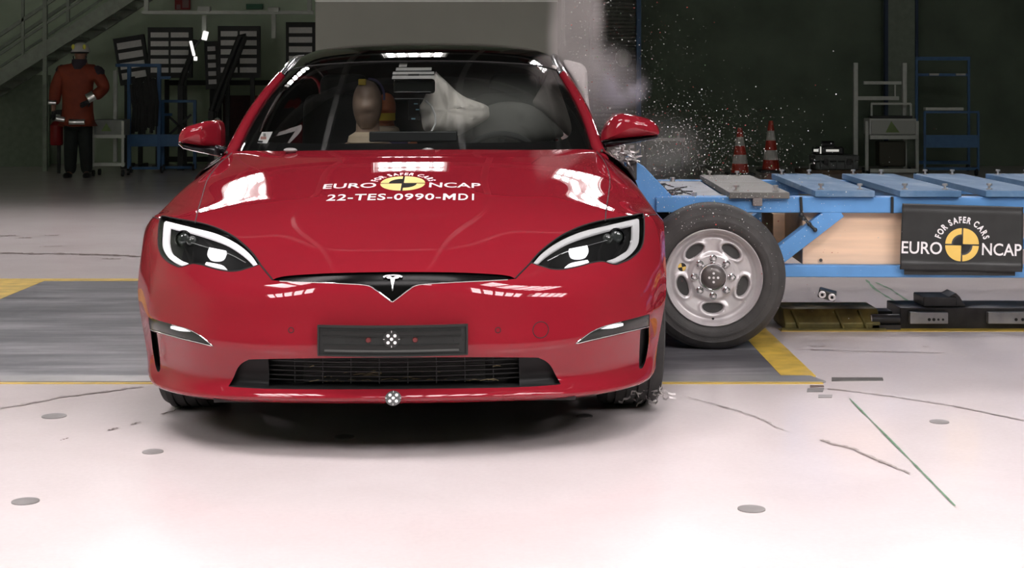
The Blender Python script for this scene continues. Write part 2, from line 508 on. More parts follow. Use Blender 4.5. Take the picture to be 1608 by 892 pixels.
rng = random.Random(3)
def crack(name, pts, wd, m, z=0.0035, jag=0.4, nsub=8, kind='structure'):
    P = []
    for (a, b) in zip(pts[:-1], pts[1:]):
        for k in range(nsub): P.append((a[0] + (b[0] - a[0]) * k / nsub, a[1] + (b[1] - a[1]) * k / nsub))
    P.append(pts[-1])
    L = []; Rr = []
    for i, p in enumerate(P):
        a = P[max(0, i - 1)]; b = P[min(len(P) - 1, i + 1)]
        dx, dy = b[0] - a[0], b[1] - a[1]; l = math.hypot(dx, dy) or 1
        nx, ny = -dy / l, dx / l; o = (rng.random() - 0.5) * jag * wd * 2; h = wd * (0.3 + rng.random() * 0.9) / 2
        L.append((p[0] + nx * (o + h), p[1] + ny * (o + h), z)); Rr.append((p[0] + nx * (o - h), p[1] + ny * (o - h), z))
    vs = L + Rr; k = len(L)
    o = link_mesh(name, vs, [(i, k + i, k + i + 1, i + 1) for i in range(k - 1)], m)
    o['kind'] = kind; return o
nk = 20
def ck(pxs, wd, m=None, jag=0.4):
    global nk
    crack('trim_%d' % nk, [FL(*p) for p in pxs], wd, m or M_crack, jag=jag); nk += 1
ck([(0, 371), (25, 370)], 0.07); ck([(30, 374), (50, 374)], 0.05); ck([(70, 370), (92, 370)], 0.05)
ck([(0, 398), (60, 399), (110, 399), (170, 401), (222, 403)], 0.07); ck([(160, 407), (190, 407)], 0.05)
ck([(62, 388), (98, 387)], 0.04); ck([(40, 440), (58, 439)], 0.05)
M_scuff = mat('floor_scuff', (0.36, 0.31, 0.29), rough=0.7, var=0.3, vscale=30)
ck([(0, 642), (50, 634), (100, 624), (170, 615), (222, 608)], 0.022, M_scuff)
ck([(95, 693), (107, 689)], 0.012); ck([(168, 677), (185, 673)], 0.014); ck([(205, 668), (220, 664)], 0.010); ck([(254, 652), (290, 640)], 0.012)
ck([(1300, 611), (1400, 623), (1490, 637), (1608, 661)], 0.015, M_scuff, 0.25)
ck([(1250, 549), (1350, 552), (1478, 555)], 0.012, M_scuff, 0.3)
ck([(1334, 627), (1421, 715), (1500, 796)], 0.008, M_green, 0.0)
ck([(1360, 440), (1374, 455), (1413, 479)], 0.02, M_green, 0.0); ck([(1375, 444), (1399, 455), (1435, 480)], 0.02, M_green, 0.0)
ck([(1358, 454), (1428, 454)], 0.02, M_scuff, 0.1); ck([(1320, 473), (1260, 470)], 0.02, M_scuff)
ck([(1290, 691), (1304, 697), (1340, 706), (1380, 724), (1430, 745)], 0.02, M_scuff, 0.3)
ck([(1080, 624), (1150, 643), (1200, 661), (1228, 676)], 0.013, M_scuff, 0.5)
ck([(1275, 545), (1297, 544)], 0.03, M_scuff); ck([(1448, 545), (1460, 546)], 0.03, M_scuff)
def floor_patch(name, pxs, m): return flat(name, [FL(*p) for p in pxs], 0.0035, m, 0.003)
M_tape = mat('grey_tape', (0.23, 0.215, 0.21), rough=0.6, var=0.2)
floor_patch('trim_tape', [(1267, 616), (1292, 616), (1294, 610), (1268, 611)], M_tape)
floor_patch('trim_tape', [(1285, 625), (1306, 625), (1307, 621), (1285, 621)], M_tape)
floor_patch('trim_tape', [(1272, 609), (1294, 608), (1293, 606), (1272, 606)], M_crack)
# small round floor sockets
for px, py, rr in ((85, 654, 0.045), (240, 710, 0.035), (541, 687, 0.035), (918, 654, 0.03), (1475, 663, 0.035), (40, 788, 0.04), (1180, 800, 0.04)):
    x, y = FL(px, py)
    struct(MB().lathe([(0.0, 0.005), (rr * 0.8, 0.005), (rr, 0.003), (rr, 0.0)], n=24, c=(x, y, 0)).build('trim_floor_socket', M_tape, smooth=True))

# ------------------------------------------------------------------ lamp banks (above the frame; bonnet, roof and floor mirror them)
def lamp_bank(name, c, tilt, w_, l_, np_, m, label, group, yaw=0.0, second=False, gap=.14, added_baffle=0.0):
    e = empty(name, c, (tilt, 0, yaw), label, 'lamp', group)
    lo_ = -l_ / 2 - (.20 if second else 0)
    b = MB(); b.bx(-w_ / 2 - .06, w_ / 2 + .06, lo_ - .06, l_ / 2 + .06, .03, .25)
    for sx in (-1, 1): b.bx(sx * (w_ / 2 + .045) - .015, sx * (w_ / 2 + .045) + .015, lo_ - .06, l_ / 2 + .06, -.06, .03)
    b.build('housing', M_steel, e)
    pw = w_ / np_
    for k in range(np_):
        x0 = -w_ / 2 + pw * k + pw * gap; x1 = -w_ / 2 + pw * (k + 1) - pw * gap
        MB().bx(x0, x1, -l_ / 2, l_ / 2, 0.0, 0.028).build('light_pane', m, e)
        if second: MB().bx(x0, x1, lo_, lo_ + .10, 0.0, 0.028).build('light_pane', m, e)
    if added_baffle:  # added blades, unseen from the camera, cut the light falling on the far hall
        nv = int(round(l_ / .28)); 
        for k in range(nv + 1):
            yy = -l_ / 2 + l_ * k / nv
            MB().bx(-w_ / 2 - .03, w_ / 2 + .03, yy - .004, yy + .004, -added_baffle, -.002).build('added_baffle_blade', M_black, e)
    for sx in (-1, 1): MB().cyl((sx * w_ * .4, 0, .25), (sx * w_ * .4, 0, .6), .02, 8).build('bracket', M_steel, e)
    return e
for k, x in enumerate((-8.6, -6.1, -3.6, -1.0, 1.6, 4.1, 6.6)):
    lamp_bank('lamp_bank', (x, 14.3, 5.0), R(-66), .80, .36, 5, M_lamp, 'bank of five bright lamp panes hung above and behind the red car', 'overhead lamp banks behind the car', second=True, gap=.2)
for k, (x, y, z, t) in enumerate(((-5.0, 0.4, 5.0, 50), (-0.6, 0.0, 6.6, 24), (3.4, 0.2, 4.9, 53), (6.0, 1.0, 4.8, 53), (-3.4, 4.0, 6.4, 4), (0.2, 2.6, 6.8, 8), (3.6, 3.2, 6.4, 4))):
    lamp_bank('lamp_bank', (x, y, z), R(t), 2.5, 1.7, 5, M_lampf, 'bank of five lamp panes hung above the bright floor before the car', 'overhead lamp banks before the car', added_baffle=.17 if x < -4 else .25)


# ------------------------------------------------------------------ the car: bodywork
CAR_POS = Vector((-0.386, 5.0, 0.0)); CAR_ROT = (0.0, -0.004, 0.014)
car = empty('car', CAR_POS, CAR_ROT, 'glossy red electric sedan facing the camera with lit headlights', 'car')
from mathutils import Euler
CARM = Matrix.Translation(CAR_POS) @ Euler(CAR_ROT).to_matrix().to_4x4()
CARI = CARM.inverted()
EYE = CARI @ Vector((0, 0, CAMZ))
def pray(px, py):
    d = CARI.to_3x3() @ Vector(((px - CX) / F, 1.0, -(py - HY) / F)); return EYE, d.normalized()
def L(px, py, y):                     # car-space point seen at a pixel, y metres behind the nose
    o, d = pray(px, py); t = (y - o.y) / d.y; return o + d * t

def paint_mat():
    m = mat('red_paint', (0.245, 0.012, 0.022), rough=0.5, spec=0.0, coat=1.0, coat_rough=0.012)
    return m
M_red = paint_mat()
M_gblack = mat('gloss_black', (0.006, 0.006, 0.007), rough=0.22, spec=0.35, coat=0.0)
M_mblack = mat('matt_black', (0.014, 0.014, 0.014), rough=0.6, var=0.2, vscale=30)
M_gap = mat('panel_gap_dark', (0.01, 0.008, 0.008), rough=0.7)
M_chrome = mat('chrome', (0.75, 0.75, 0.76), rough=0.08, metal=1.0)
M_white = mat('white_vinyl', (0.85, 0.83, 0.83), rough=0.5, var=0.03)
M_yel = mat('yellow_vinyl', (0.83, 0.56, 0.13), rough=0.5, var=0.03)
M_bvinyl = mat('black_vinyl', (0.02, 0.021, 0.02), rough=0.45, var=0.2)
M_lens = glass_mat('clear_lens', (0.96, 0.97, 0.97))
M_drl = mat('running_light_white', (0.9, 0.9, 0.9), emit=(1.0, 0.93, 0.95), es=0.75, rough=0.3)
M_drl_r = mat('running_light_dim', (0.45, 0.45, 0.45), emit=(1.0, 0.94, 0.95), es=0.30, rough=0.4)
M_led = mat('led_white', (0.9, 0.9, 0.9), emit=(1.0, 0.98, 1.0), es=1.15)
M_rubber = mat('tyre_rubber', (0.022, 0.022, 0.021), rough=0.75, var=0.3, vscale=25)

rows = [
 # x, y, z for columns 0..8, from the windscreen down over the bonnet to the lip
 [(0,1.25,.962),(.2,1.26,.961),(.4,1.30,.958),(.58,1.38,.954),(.745,1.50,.948),(.80,1.52,.925),(.865,1.53,.87),(.93,1.53,.79),(.957,1.53,.70)],
 [(0,0.970,0.914),(0.2,0.980,0.914),(0.4,1.000,0.909),(0.58,1.040,0.897),(0.765,1.080,0.868),(0.83,1.090,0.848),(0.89,1.110,0.817),(0.94,1.130,0.765),(0.972,1.150,0.695)],
 [(0,0.630,0.835),(0.2,0.640,0.836),(0.4,0.660,0.832),(0.57,0.700,0.819),(0.755,0.750,0.796),(0.825,0.770,0.778),(0.89,0.800,0.758),(0.945,0.840,0.735),(0.977,0.880,0.705)],
 [(0,0.300,0.737),(0.2,0.310,0.737),(0.4,0.335,0.731),(0.56,0.385,0.724),(0.735,0.465,0.727),(0.8,0.515,0.731),(0.862,0.575,0.738),(0.925,0.660,0.718),(0.967,0.735,0.665)],
 [(0,.045,.612),(.2,.06,.610),(.4,.12,.601),(.56,.205,.612),(.71,.32,.630),(.795,.41,.640),(.868,.51,.648),(.934,.61,.625),(.962,.66,.59)],
 [(0,.0,.525),(.2,.01,.525),(.4,.052,.525),(.565,.12,.528),(.71,.22,.533),(.805,.325,.537),(.88,.44,.540),(.938,.56,.53),(0.959,.605,.515)],
 [(0,-0.010,0.430),(0.2,0.000,0.430),(0.4,0.037,0.430),(0.565,0.100,0.430),(0.71,0.195,0.433),(0.81,0.300,0.436),(0.885,0.415,0.438),(0.933,0.537,0.435),(0.952,0.585,0.435)],
 [(0,-0.016,.365),(.2,-0.006,.365),(.4,0.029,.362),(.565,0.092,.364),(.71,0.189,.375),(.805,0.294,.388),(.875,0.404,.390),(.922,0.525,.385),(0.942,0.580,.38)],
 [(0,-0.006,0.335),(0.2,0.004,0.335),(0.4,0.039,0.333),(0.565,0.102,0.337),(0.705,0.199,0.345),(0.795,0.304,0.355),(0.865,0.414,0.355),(0.914,0.527,0.345),(0.934,0.575,0.340)],
 [(0,0.014,0.285),(0.2,0.024,0.285),(0.4,0.059,0.285),(0.565,0.122,0.285),(0.7,0.219,0.285),(0.785,0.324,0.285),(0.855,0.434,0.283),(0.902,0.523,0.280),(0.922,0.567,0.280)],
 [(0,0.021,0.240),(0.2,0.031,0.240),(0.4,0.066,0.239),(0.562,0.129,0.236),(0.7,0.226,0.232),(0.788,0.331,0.230),(0.858,0.441,0.226),(0.898,0.505,0.225),(0.915,0.558,0.225)],
 [(0,-.012,.206),(.2,-.002,.205),(.4,.03,.203),(.562,.088,.197),(.70,.185,.188),(.788,.29,.182),(.858,.405,.178),(.893,.495,.180),(.908,.548,.185)],
 [(0,.03,.184),(.2,.04,.183),(.4,.07,.181),(.55,.125,.176),(.685,.22,.170),(.77,.32,.166),(.838,.43,.164),(.872,.51,.168),(.887,.56,.175)],
]
NET = [[(-x, y, z) for (x, y, z) in r[:0:-1]] + list(r) for r in rows]
body = Surf(NET, 220, 170)
# outward normals must look at the camera side
if body.nrm(np.array([[0.0, body.tv[6]]]))[0][1] > 0: body.flip = -body.flip

def uvl(pxs, closed=False, n=5, surf=None):
    out = []
    for p in catmull(pxs, n, closed):
        q = (surf or body).ray(*pray(p.x, p.y))
        if q: out.append(q)
    return out
def mir(loop): return [(-u, v) for u, v in loop][::-1]

# outlines read on the car's left half, mirrored for the other
HL = [(832.7,412,1),(846.9,396),(864.8,381),(884.2,368),(906,357.5),(930,349.5),(955,344),(983,339.5),(1010,334.5,1),(1012,348),(1011.5,372),(1008.5,386),(1001,397.5),(987,408),(968,415.5,1),(958.5,414),(949,411),(942,410.5),(930,412.5),(912,417.5),(894.6,421.5),(879.7,423.3),(866,422.5),(852.8,418.8),(840,415)]
DRL_O = [(838,413.6,1),(850,400),(869,385.5),(891.6,373.3),(917,363.6),(948,356.1),(982.7,348),(1001,343.8,1),(1004.2,348),(1004.2,371.8),(1002,385.2),(994,397),(982.7,406),(964,413.5,1),(954,410.2,1),(965,406.5),(978,399),(987.6,392),(993.6,380),(995.2,368.8),(995.2,353.4,1),(960.3,359.8),(927.5,368.6),(896.8,378.9),(875.4,390.2),(857.4,402.4),(843.6,415,1)]
GR = [(809.5,437.9,1),(800,433.6),(777,430.6),(728,428.2),(674,427.2),(617.4,427,1)]
GRB = [(617.4,473.6,1),(641,455.6,1),(657,447.4),(701,444),(755,441.3),(797,439.2)]
hl = uvl(HL, True, 4); drl = uvl(DRL_O, True, 4)
gr_half = [q for q in uvl(GR, False, 6)]; grb_half = uvl(GRB, False, 6)
gr = [q for q in gr_half if q[0] > 0.001] + [(-u, v) for u, v in reversed(gr_half) if u > 0.001] \
   + [(-u, v) for u, v in reversed(grb_half) if u > 0.001] + [q for q in grb_half if q[0] > 0.001]
tipv = max(q[1] for q in grb_half)
k = len([q for q in gr_half if q[0] > 0.001]) * 2 + len([q for q in grb_half if q[0] > 0.001])
gr.insert(k, (0.0, tipv))
IN_R = [(617.4,561),(740,561),(836,561.5),(848,563),(858,568),(866,576.5),(873,590),(880.5,603.2,1),(868,604.8),(816,608),(723,610),(617.4,611)]
inn = [q for q in uvl(IN_R, False, 6) if q[0] > 0.001]
intake = inn + mir(inn)
CL = [(902.4,541,1),(914,531),(930,520),(948,511.8),(975,505),(1005.5,497),(1020,493.4,1),(1019.5,514,1),(1004,518),(987.6,521.8),(960,528.5),(930,535.5)]
SLOT = [(1005.5,517.8,1),(1019.3,514.2,1),(1018.6,539),(1014.5,563),(1011,574),(1007,579),(1003.6,575.5),(1004.2,550)]
cl = uvl(CL, True, 4); slot = uvl(SLOT, True, 5)
SHUT = [(950.5,347),(952,330),(955,309),(957.5,290),(957,276),(952,260),(946,249),(937,238)]
shut = uvl(SHUT, False, 5)
v0 = body.tv[0]; vR = body.tv[-1]; uR = body.tu[-1]
shut.append((shut[-1][0] + 0.006, v0))
hoodline = uvl([(950.5, 349), (940, 358), (900, 385), (850, 408), (838, 413), (826, 420), (815, 431), (809, 437.5), (800, 436)], False, 4)
seamfb = uvl([(1009, 342), (1020, 338), (1031, 337)], False, 4)
hood_half = [(0.0, v0)] + [(u, v0) for u in np.linspace(0.05, shut[-1][0], 18)] + shut[::-1] + hoodline + [(q[0] * (1 - t), q[1]) for t in (0.3, 0.6, 0.9) for q in [hoodline[-1]]]
hood_loop = hood_half[1:] + mir(hood_half[1:])
fend = shut[::-1] + uvl([(951, 346), (980, 342), (1008, 342)], False, 4) + seamfb[1:] + [(uR, seamfb[-1][1] + 0.05)]
fend_line = list(fend)
fend_loop = fend + [(uR, v) for v in np.linspace(seamfb[-1][1], v0, 24)] + [(u, v0) for u in np.linspace(uR, shut[-1][0], 8)[1:-1]]

holes = {'hl': hl, 'hr': mir(hl), 'gr': gr, 'in': intake, 'cl': cl, 'cr': mir(cl), 'sl': slot, 'sr': mir(slot)}
lines = [(shut, False), (mir(shut), False), (hoodline, False), (mir(hoodline), False), (fend_line, False), (mir(fend_line), False)]
gu, gv = np.meshgrid(np.linspace(-uR, uR, 190), np.linspace(v0, vR, 130))
V2, T2 = cdt(list(zip(gu.ravel(), gv.ravel())), lines + [(l, True) for l in holes.values()])
P2 = body.ev(V2); N2 = body.nrm(V2); T2 = fixwind(P2, T2, N2)
C2 = V2[T2].mean(1); left = np.ones(len(T2), bool)
for l in holes.values(): left &= ~inpoly(C2[:, 0], C2[:, 1], l)
inh = inpoly(C2[:, 0], C2[:, 1], hood_loop) & left
inf = inpoly(C2[:, 0], C2[:, 1], fend_loop) & left & ~inh
infr = inpoly(C2[:, 0], C2[:, 1], mir(fend_loop)) & left & ~inh
inb = left & ~inh & ~inf & ~infr
def panel(name, mask, m=None):
    p, t, n = compact(P2, T2[mask], N2)
    o = link_mesh(name, p, t, m or M_red, car, normals=n)
    return o
hood = panel('hood', inh); fender_l = panel('fender', inf); fender_r = panel('fender', infr); bumper = panel('front_bumper', inb)

def seam(loop, parent, r=0.0022, off=0.0, m=None, name='panel_gap', surf=None, closed=False):
    s = surf or body; a = np.array(loop); p = s.ev(a) + s.nrm(a) * off
    return MB().tube([Vector(q) for q in p], r, 6, closed=closed).build(name, m or M_gap, parent, smooth=True)
seam(shut, fender_l); seam(mir(shut), fender_r)
ct = uvl([(833, 413), (826, 420), (815, 431), (809, 437.5)], False, 4)
seam(ct, hood, 0.003); seam(mir(ct), hood, 0.003)
seam(seamfb, bumper); seam(mir(seamfb), bumper)

def rim_wall(loop, depth, name, m, parent, surf=None, d=(0, 1, 0), inset=0.0):
    """the edge of an opening turned inwards"""
    s = surf or body; a = np.array(loop); p = s.ev(a); q = p + np.array(d) * depth
    c = q.mean(0); q = q + (c - q) * inset; k = len(p)
    return link_mesh(name, list(p) + list(q), [(i, (i + 1) % k, k + (i + 1) % k, k + i) for i in range(k)], m, parent)
def inlay(loop, name, m, parent, off=0.0, push=(0, 0, 0), step=0.012, solid=0.0, surf=None):
    p, t, n = (surf or body).patch(loop, off, push, step)
    o = link_mesh(name, p, t, m, parent, normals=n)
    if solid:
        md = o.modifiers.new('solid', 'SOLIDIFY'); md.thickness = solid; md.offset = -1
    return o
def off_pt(px, py, push, off=0.0, flip=False):
    q = body.ray(*pray(px, py))
    if flip: q = (-q[0], q[1])
    return Vector(body.ev([q])[0] + body.nrm([q])[0] * off) + Vector((0, push, 0))

# headlights
def headlight(flip):
    f = (lambda l: mir(l)) if flip else (lambda l: l)
    M_house = mat('lamp_housing_black', (0.004, 0.004, 0.004), rough=.6, spec=.15)
    h = inlay(f(hl), 'headlight', M_house, car, push=(0, .055, 0))
    tag(h, 'brightly glowing headlight' if flip else 'dimmer glowing headlight')
    rim_wall(f(hl), .055, 'housing', M_house, h)
    inlay(f(drl), 'running_light', M_drl if flip else M_drl_r, h, push=(0, .012, 0), step=.008, solid=.012)
    bar = uvl([(887,420.5,1),(897,413.6),(923,408.6,1),(925.2,412.1,1),(909.6,416.6)], True, 3)
    inlay(f(bar), 'lower_light_bar', M_drl, h, push=(0, .012, 0), step=.006, solid=.01)
    led = uvl([(894.5,392.2,1),(923,386.6,1),(925,395.7),(921.5,403),(909.6,405.6),(898.5,403)], True, 3)
    inlay(f(led), 'led_lamp', M_led, h, push=(0, .03, 0), step=.006, solid=.012)
    # projector: black barrel, glass ball, chrome ring
    c = off_pt(969, 374, .045, 0, flip)
    MB().lathe([(.030, .03), (.033, -.005), (.029, -.010), (.026, .0), (.026, .03)], 'Y', 28, c).build('projector_barrel', M_gblack, h, smooth=True)
    MB().sphere(c + Vector((0, .004, 0)), (.0255, .016, .0255), 24, 14).build('projector_lens', mat('projector_glass', (0.07, 0.08, 0.075), rough=0.05, metal=0.2, coat=1), h, smooth=True)
    c2 = off_pt(955, 378, .05, 0, flip)
    MB().sphere(c2, (.02, .016, .02), 20, 12).build('reflector_cup', mat('smoke_glass', (0.05, 0.055, 0.05), rough=0.05, coat=1), h, smooth=True)
    # dark brow between lamp edge and running light, a fin under it
    fin = uvl([(862,402),(892,388),(930,378),(960,371)], False, 4)
    seam(f(fin), h, .0016, -.022, M_chrome if not flip else M_steel, 'trim_line')
    lens = inlay(f(hl), 'lens', M_lens, h, off=-.001)
    seam(f(hl), h, .0028, -.001, M_gap, 'seal', closed=True)
    return h
headlight(False); headlight(True)

# nose strip with emblem
gs = inlay(gr, 'grille_strip', mat('strip_black', (0.004, 0.004, 0.004), rough=.18, spec=.12), car, push=(0, .012, 0), step=.01)
rim_wall(gr, .012, 'strip_edge', M_gblack, gs)
lowr = [q for q in grb_half if q[0] > .001]
seam([(-u, v) for u, v in reversed(lowr)] + [(0, tipv)] + lowr, gs, .0022, .0, M_chrome, 'chrome_edge')
def emblem():
    # a shield-shaped T: arched cap over a narrow tapering stem
    s = .034
    cap_o = [(-.95, .42), (-.55, .62), (0, .70), (.55, .62), (.95, .42)]
    cap_i = [(.86, .20), (.5, .38), (0, .46), (-.5, .38), (-.86, .20)]
    stem = [(-.62, .30), (-.26, .40), (0, .22), (.26, .40), (.62, .30), (.50, .12), (.22, .10), (0, -1.45), (-.22, .10), (-.50, .12)]
    out = MB()
    q0 = body.ray(*pray(617.3, 438.5)); o = Vector(body.ev([(0.0, q0[1])])[0])
    def at(x, z):
        h = body.ray(Vector((x * s, -1, o.z + z * s * .62)), Vector((0, 1, 0))); p_ = body.ev([h])[0]
        return Vector((p_[0], p_[1] + .010, p_[2]))
    for poly in (cap_o + cap_i, stem):
        out.prism([at(x, z) for x, z in poly], (0, -.009, 0))
    em_ = out.build('emblem', mat('emblem_chrome', (0.42, 0.42, 0.43), rough=.22, metal=1.0), gs)
    ridge = [at(0, z) for z in np.linspace(-1.2, -1.75, 6)]
    MB().tube(ridge, [.0035, .003, .003, .0025, .002, .0012], 6).build('spine', M_steel, em_, smooth=True)
emblem()

# lower intake: black surround, mesh of slats
it = inlay(intake, 'lower_intake', M_mblack, car, push=(0, .10, 0), step=.02)
rim_wall(intake, .10, 'intake_frame', M_mblack, it)
for sg in (-1, 1):
    chk = uvl([(815, 561.5, 1), (836,561.5),(848,563),(858,568),(866,576.5),(873,590),(880.5,603.2,1),(868,604.8),(816,608, 1)], True, 3)
    inlay(chk if sg > 0 else mir(chk), 'intake_cheek', mat('satin_black', (0.008, 0.008, 0.008), rough=0.45, spec=.2), it, push=(0, .022, 0), step=.012)
xs = np.linspace(-.44, .44, 23)
def ycurve(x): return 0.5 * x * x * .62
for k in range(6):
    z = .252 + k * .0155
    MB().tube([(x, .052 + ycurve(x), z) for x in xs], .0022, 6).build('slat', M_black, it, smooth=True)
for x in np.linspace(-.42, .42, 10):
    MB().tube([(x, .054 + ycurve(x), .243), (x * 1.0, .054 + ycurve(x), .335)], .0022, 6).build('upright', M_black, it, smooth=True)
rad = MB(); rad.bx(-.30, .30, .11, .13, .24, .335)
for k in range(26): rad.bx(-.30, .30, .10, .112, .245 + k * .0035, .2465 + k * .0035)
rad.build('radiator', mat('radiator_grey', (0.05, 0.05, 0.048), rough=0.5, metal=0.5), it)
straw = MB()
for k in range(26):
    x = rng.uniform(-.28, .34); z = .247 + rng.random() * .05 * (rng.random() < .5); a = rng.uniform(-.5, .5); l = rng.uniform(.01, .03)
    straw.tube([(x - l, .075, z), (x, .07, z + .004 + rng.random() * .004), (x + l * math.cos(a), .078, z + l * math.sin(a) * .3)], .0011, 5)
tag(straw.build('dry_leaf_litter', mat('dry_straw', (0.30, 0.24, 0.13), rough=0.8, var=0.4, vscale=40), it), kind='stuff')

# bumper corner lamps with the black slot below
for flip in (False, True):
    f = (lambda l: mir(l)) if flip else (lambda l: l)
    c_ = inlay(f(cl), 'corner_lamp', mat('lamp_bowl', (0.045, 0.05, 0.045), rough=0.3, metal=0.25), car, push=(0, .03, 0))
    rim_wall(f(cl), .03, 'bezel', M_gblack, c_)
    tube_ = uvl([(946,517.5,1),(962,511.2),(979,508.6,1),(979,512.4,1),(962,516.5)], True, 3)
    inlay(f(tube_), 'reflector', M_led, c_, push=(0, .012, 0), step=.006, solid=.008)
    low = uvl([(906, 539.5), (930, 533.5), (960, 526.8), (986, 520.6), (1004, 516.5), (1018.5, 512.8)], False, 4)
    seam(f(low), c_, .0022, .0, M_chrome, 'chrome_edge')
    up = uvl([(904, 540), (914, 531.5), (930, 520.5), (948, 512.5), (975, 505.6)], False, 4)
    seam(f(up), c_, .0016, .0, M_chrome, 'chrome_edge')
    inlay(f(cl), 'lens', M_lens, c_, off=-.001)
    s_ = inlay(f(slot), 'air_slot', M_mblack, car, push=(0, .05, 0))
    rim_wall(f(slot), .05, 'slot_wall', M_mblack, s_)

# small seams on the bumper: tow-eye cover, parking sensors, crease scuffs
def ring(px, py, r, parent, name='panel_gap', rr=.0012):
    o = off_pt(px, py, 0); pts = []
    for k in range(28):
        a = 2 * PI * k / 28
        q = body.ray(Vector((o.x + r * math.cos(a), -1, o.z + r * math.sin(a))), Vector((0, 1, 0)))
        if q: pts.append(q)
    return seam(pts, parent, rr, 0, None, name, closed=True)
ring(849, 518, .026, bumper, 'tow_eye_cover_gap', .0015)
for px in (457, 782): ring(px, 518.5, .0085, bumper, 'parking_sensor', .0014)

# number plate holder
M_pl = mat('plate_plastic', (0.021, 0.023, 0.022), rough=0.45, spec=.3, var=0.1)
def ply(x): return -.042 + x * x * .45
def plate_bar(x0, x1, z0, z1, y0, y1, mb, n=16):
    X = np.linspace(x0, x1, n + 1)
    vs = []
    for x in X: vs += [(x, ply(x) + y0, z0), (x, ply(x) + y0, z1), (x, ply(x) + y1, z1), (x, ply(x) + y1, z0)]
    fs = [(0, 1, 2, 3), tuple(4 * n + i for i in (3, 2, 1, 0))]
    for i in range(n):
        for j in range(4): fs.append((4 * i + j, 4 * i + (j + 1) % 4, 4 * i + 4 + (j + 1) % 4, 4 * i + 4 + j))
    mb.add(vs, fs)
pm = MB(); xo = .002
plate_bar(-.243 + xo, .243 + xo, .348, .447, .0, .012, pm)
for (a, b, c, d) in ((-.243, .243, .440, .447), (-.243, .243, .348, .353), (-.243, -.237, .348, .447), (.237, .243, .348, .447)):
    plate_bar(a + xo, b + xo, c, d, -.005, .0, pm)
pl = pm.build('number_plate_holder', M_pl, car, bevel=.0012)
g1 = MB()
for (a, b, c, d) in ((-.225, .223, .412, .4135), (-.225, .223, .428, .4295), (-.22, .218, .3605, .362), (-.22, .218, .383, .3845)):
    plate_bar(a, b, c, d, -.004, .0, g1)
g1.build('rib', M_pl, pl)
g2 = MB()
plate_bar(-.223, .221, .4140, .4275, -.0008, .0, g2); plate_bar(-.218, .216, .3705, .3825, -.0008, .0, g2)
g2.build('groove', mat('plate_groove', (0.012, 0.013, 0.012), rough=0.5), pl)
g3 = MB(); plate_bar(-.218, .216, .3625, .3695, -.003, .0, g3)
g3.build('ledge', mat('plate_ledge', (0.07, 0.073, 0.07), rough=0.4), pl)
for x in (-.075, .075):
    MB().lathe([(0, -.004), (.007, -.004), (.009, 0)], 'Y', 16, (x, ply(x), .401)).build('screw', mat('dark_red_screw', (0.12, 0.02, 0.02), rough=0.4), pl, smooth=True)
for x in (-.225, -.148, -.128, .135, .20, .23):
    MB().cyl((x, ply(x) - .001, .397), (x, ply(x) + .001, .397), .0028, 8).build('screw_hole', M_black, pl)

def target(o, r, parent, ydir=-1, sq=False, tilt=0.0, dots=4, oval=1.0):
    """round black sticker with white dots on the car's front"""
    Mx = Matrix.Rotation(tilt, 3, 'X')
    t = MB().lathe([(0, 0), (r * .55, -.0008), (r, -.0002), (r, .002), (0, .002)], 'Y', 32)
    t.v = [o + Mx @ v for v in t.v]
    d = t.build('target_sticker', M_bvinyl, parent, smooth=True)
    k = r * .58 * .707
    for x, z in ((0, 0), (k, k), (-k, k), (k, -k), (-k, -k)):
        m = MB().lathe([(0, -.0016), (r * .20, -.0016), (r * .20, 0)], 'Y', 16, (x, 0, z)); m.v = [o + Mx @ v for v in m.v]
        m.build('target_dot', M_white, d)
    m = MB()
    for a, b in (((-r, 0, 0), (-r * .8, 0, 0)), ((r * .8, 0, 0), (r, 0, 0)), ((0, 0, r * .75), (0, 0, r)), ((0, 0, -r), (0, 0, -r * .75))):
        m.bar((a[0], -.001, a[2]), (b[0], -.001, b[2]), .0015, .0015)
    m.v = [o + Mx @ v for v in m.v]; m.build('target_tick', M_white, d)
    return d
target(Vector((.0, -.046, .4045)), .027, pl)
target(Vector((.003, -.020, .210)), .026, bumper, tilt=R(-38))

# lettering laid over the bonnet
def drape(vf, name, m, parent, cx, cy, sx, sy, off, maxlen=.12):
    vs, fs = refine(vf, maxlen); uv = []
    for (x, y) in vs:
        q = body.ray(Vector((cx + x * sx, cy + y * sy, 2.0)), Vector((0, 0, -1))); uv.append(q or (0, v0))
    a = np.array(uv); p = body.ev(a) + body.nrm(a) * off
    return link_mesh(name, p, fixwind(p, np.array(fs), body.nrm(a)), m, parent)
def hoodxy(px, py):
    q = body.ray(*pray(px, py)); return body.ev([q])[0]
letters, arc, disc, yel = logo2d()
hc = hoodxy(632.5, 288.5); hr = hoodxy(667.5, 289); top = hoodxy(632.5, 277); bot = hoodxy(632.5, 299.5)
rx = hr[0] - hc[0]; ry = (top[1] - bot[1]) / 2
print('LOGO', hc, rx, ry)
ro = drape(disc, 'roundel', mat('matt_black_vinyl', (0.014, 0.014, 0.013), rough=.9, spec=.05), hood, hc[0], hc[1], rx, ry, .0012)
drape(yel, 'yellow_quarter', M_yel, ro, hc[0], hc[1], rx, ry, .0018)
for wd in letters: drape(wd, 'white_lettering', M_white, hood, hc[0], hc[1], rx * 1.03, ry, .0012)
drape(arc, 'arched_lettering', M_white, hood, hc[0], hc[1], rx, ry, .0012)
c0 = hoodxy(512, 316); c1 = hoodxy(744, 315); c2 = hoodxy(628, 304.5)
def quad(a, b, c, d): return [a, b, c, d], [(0, 1, 2, 3)]
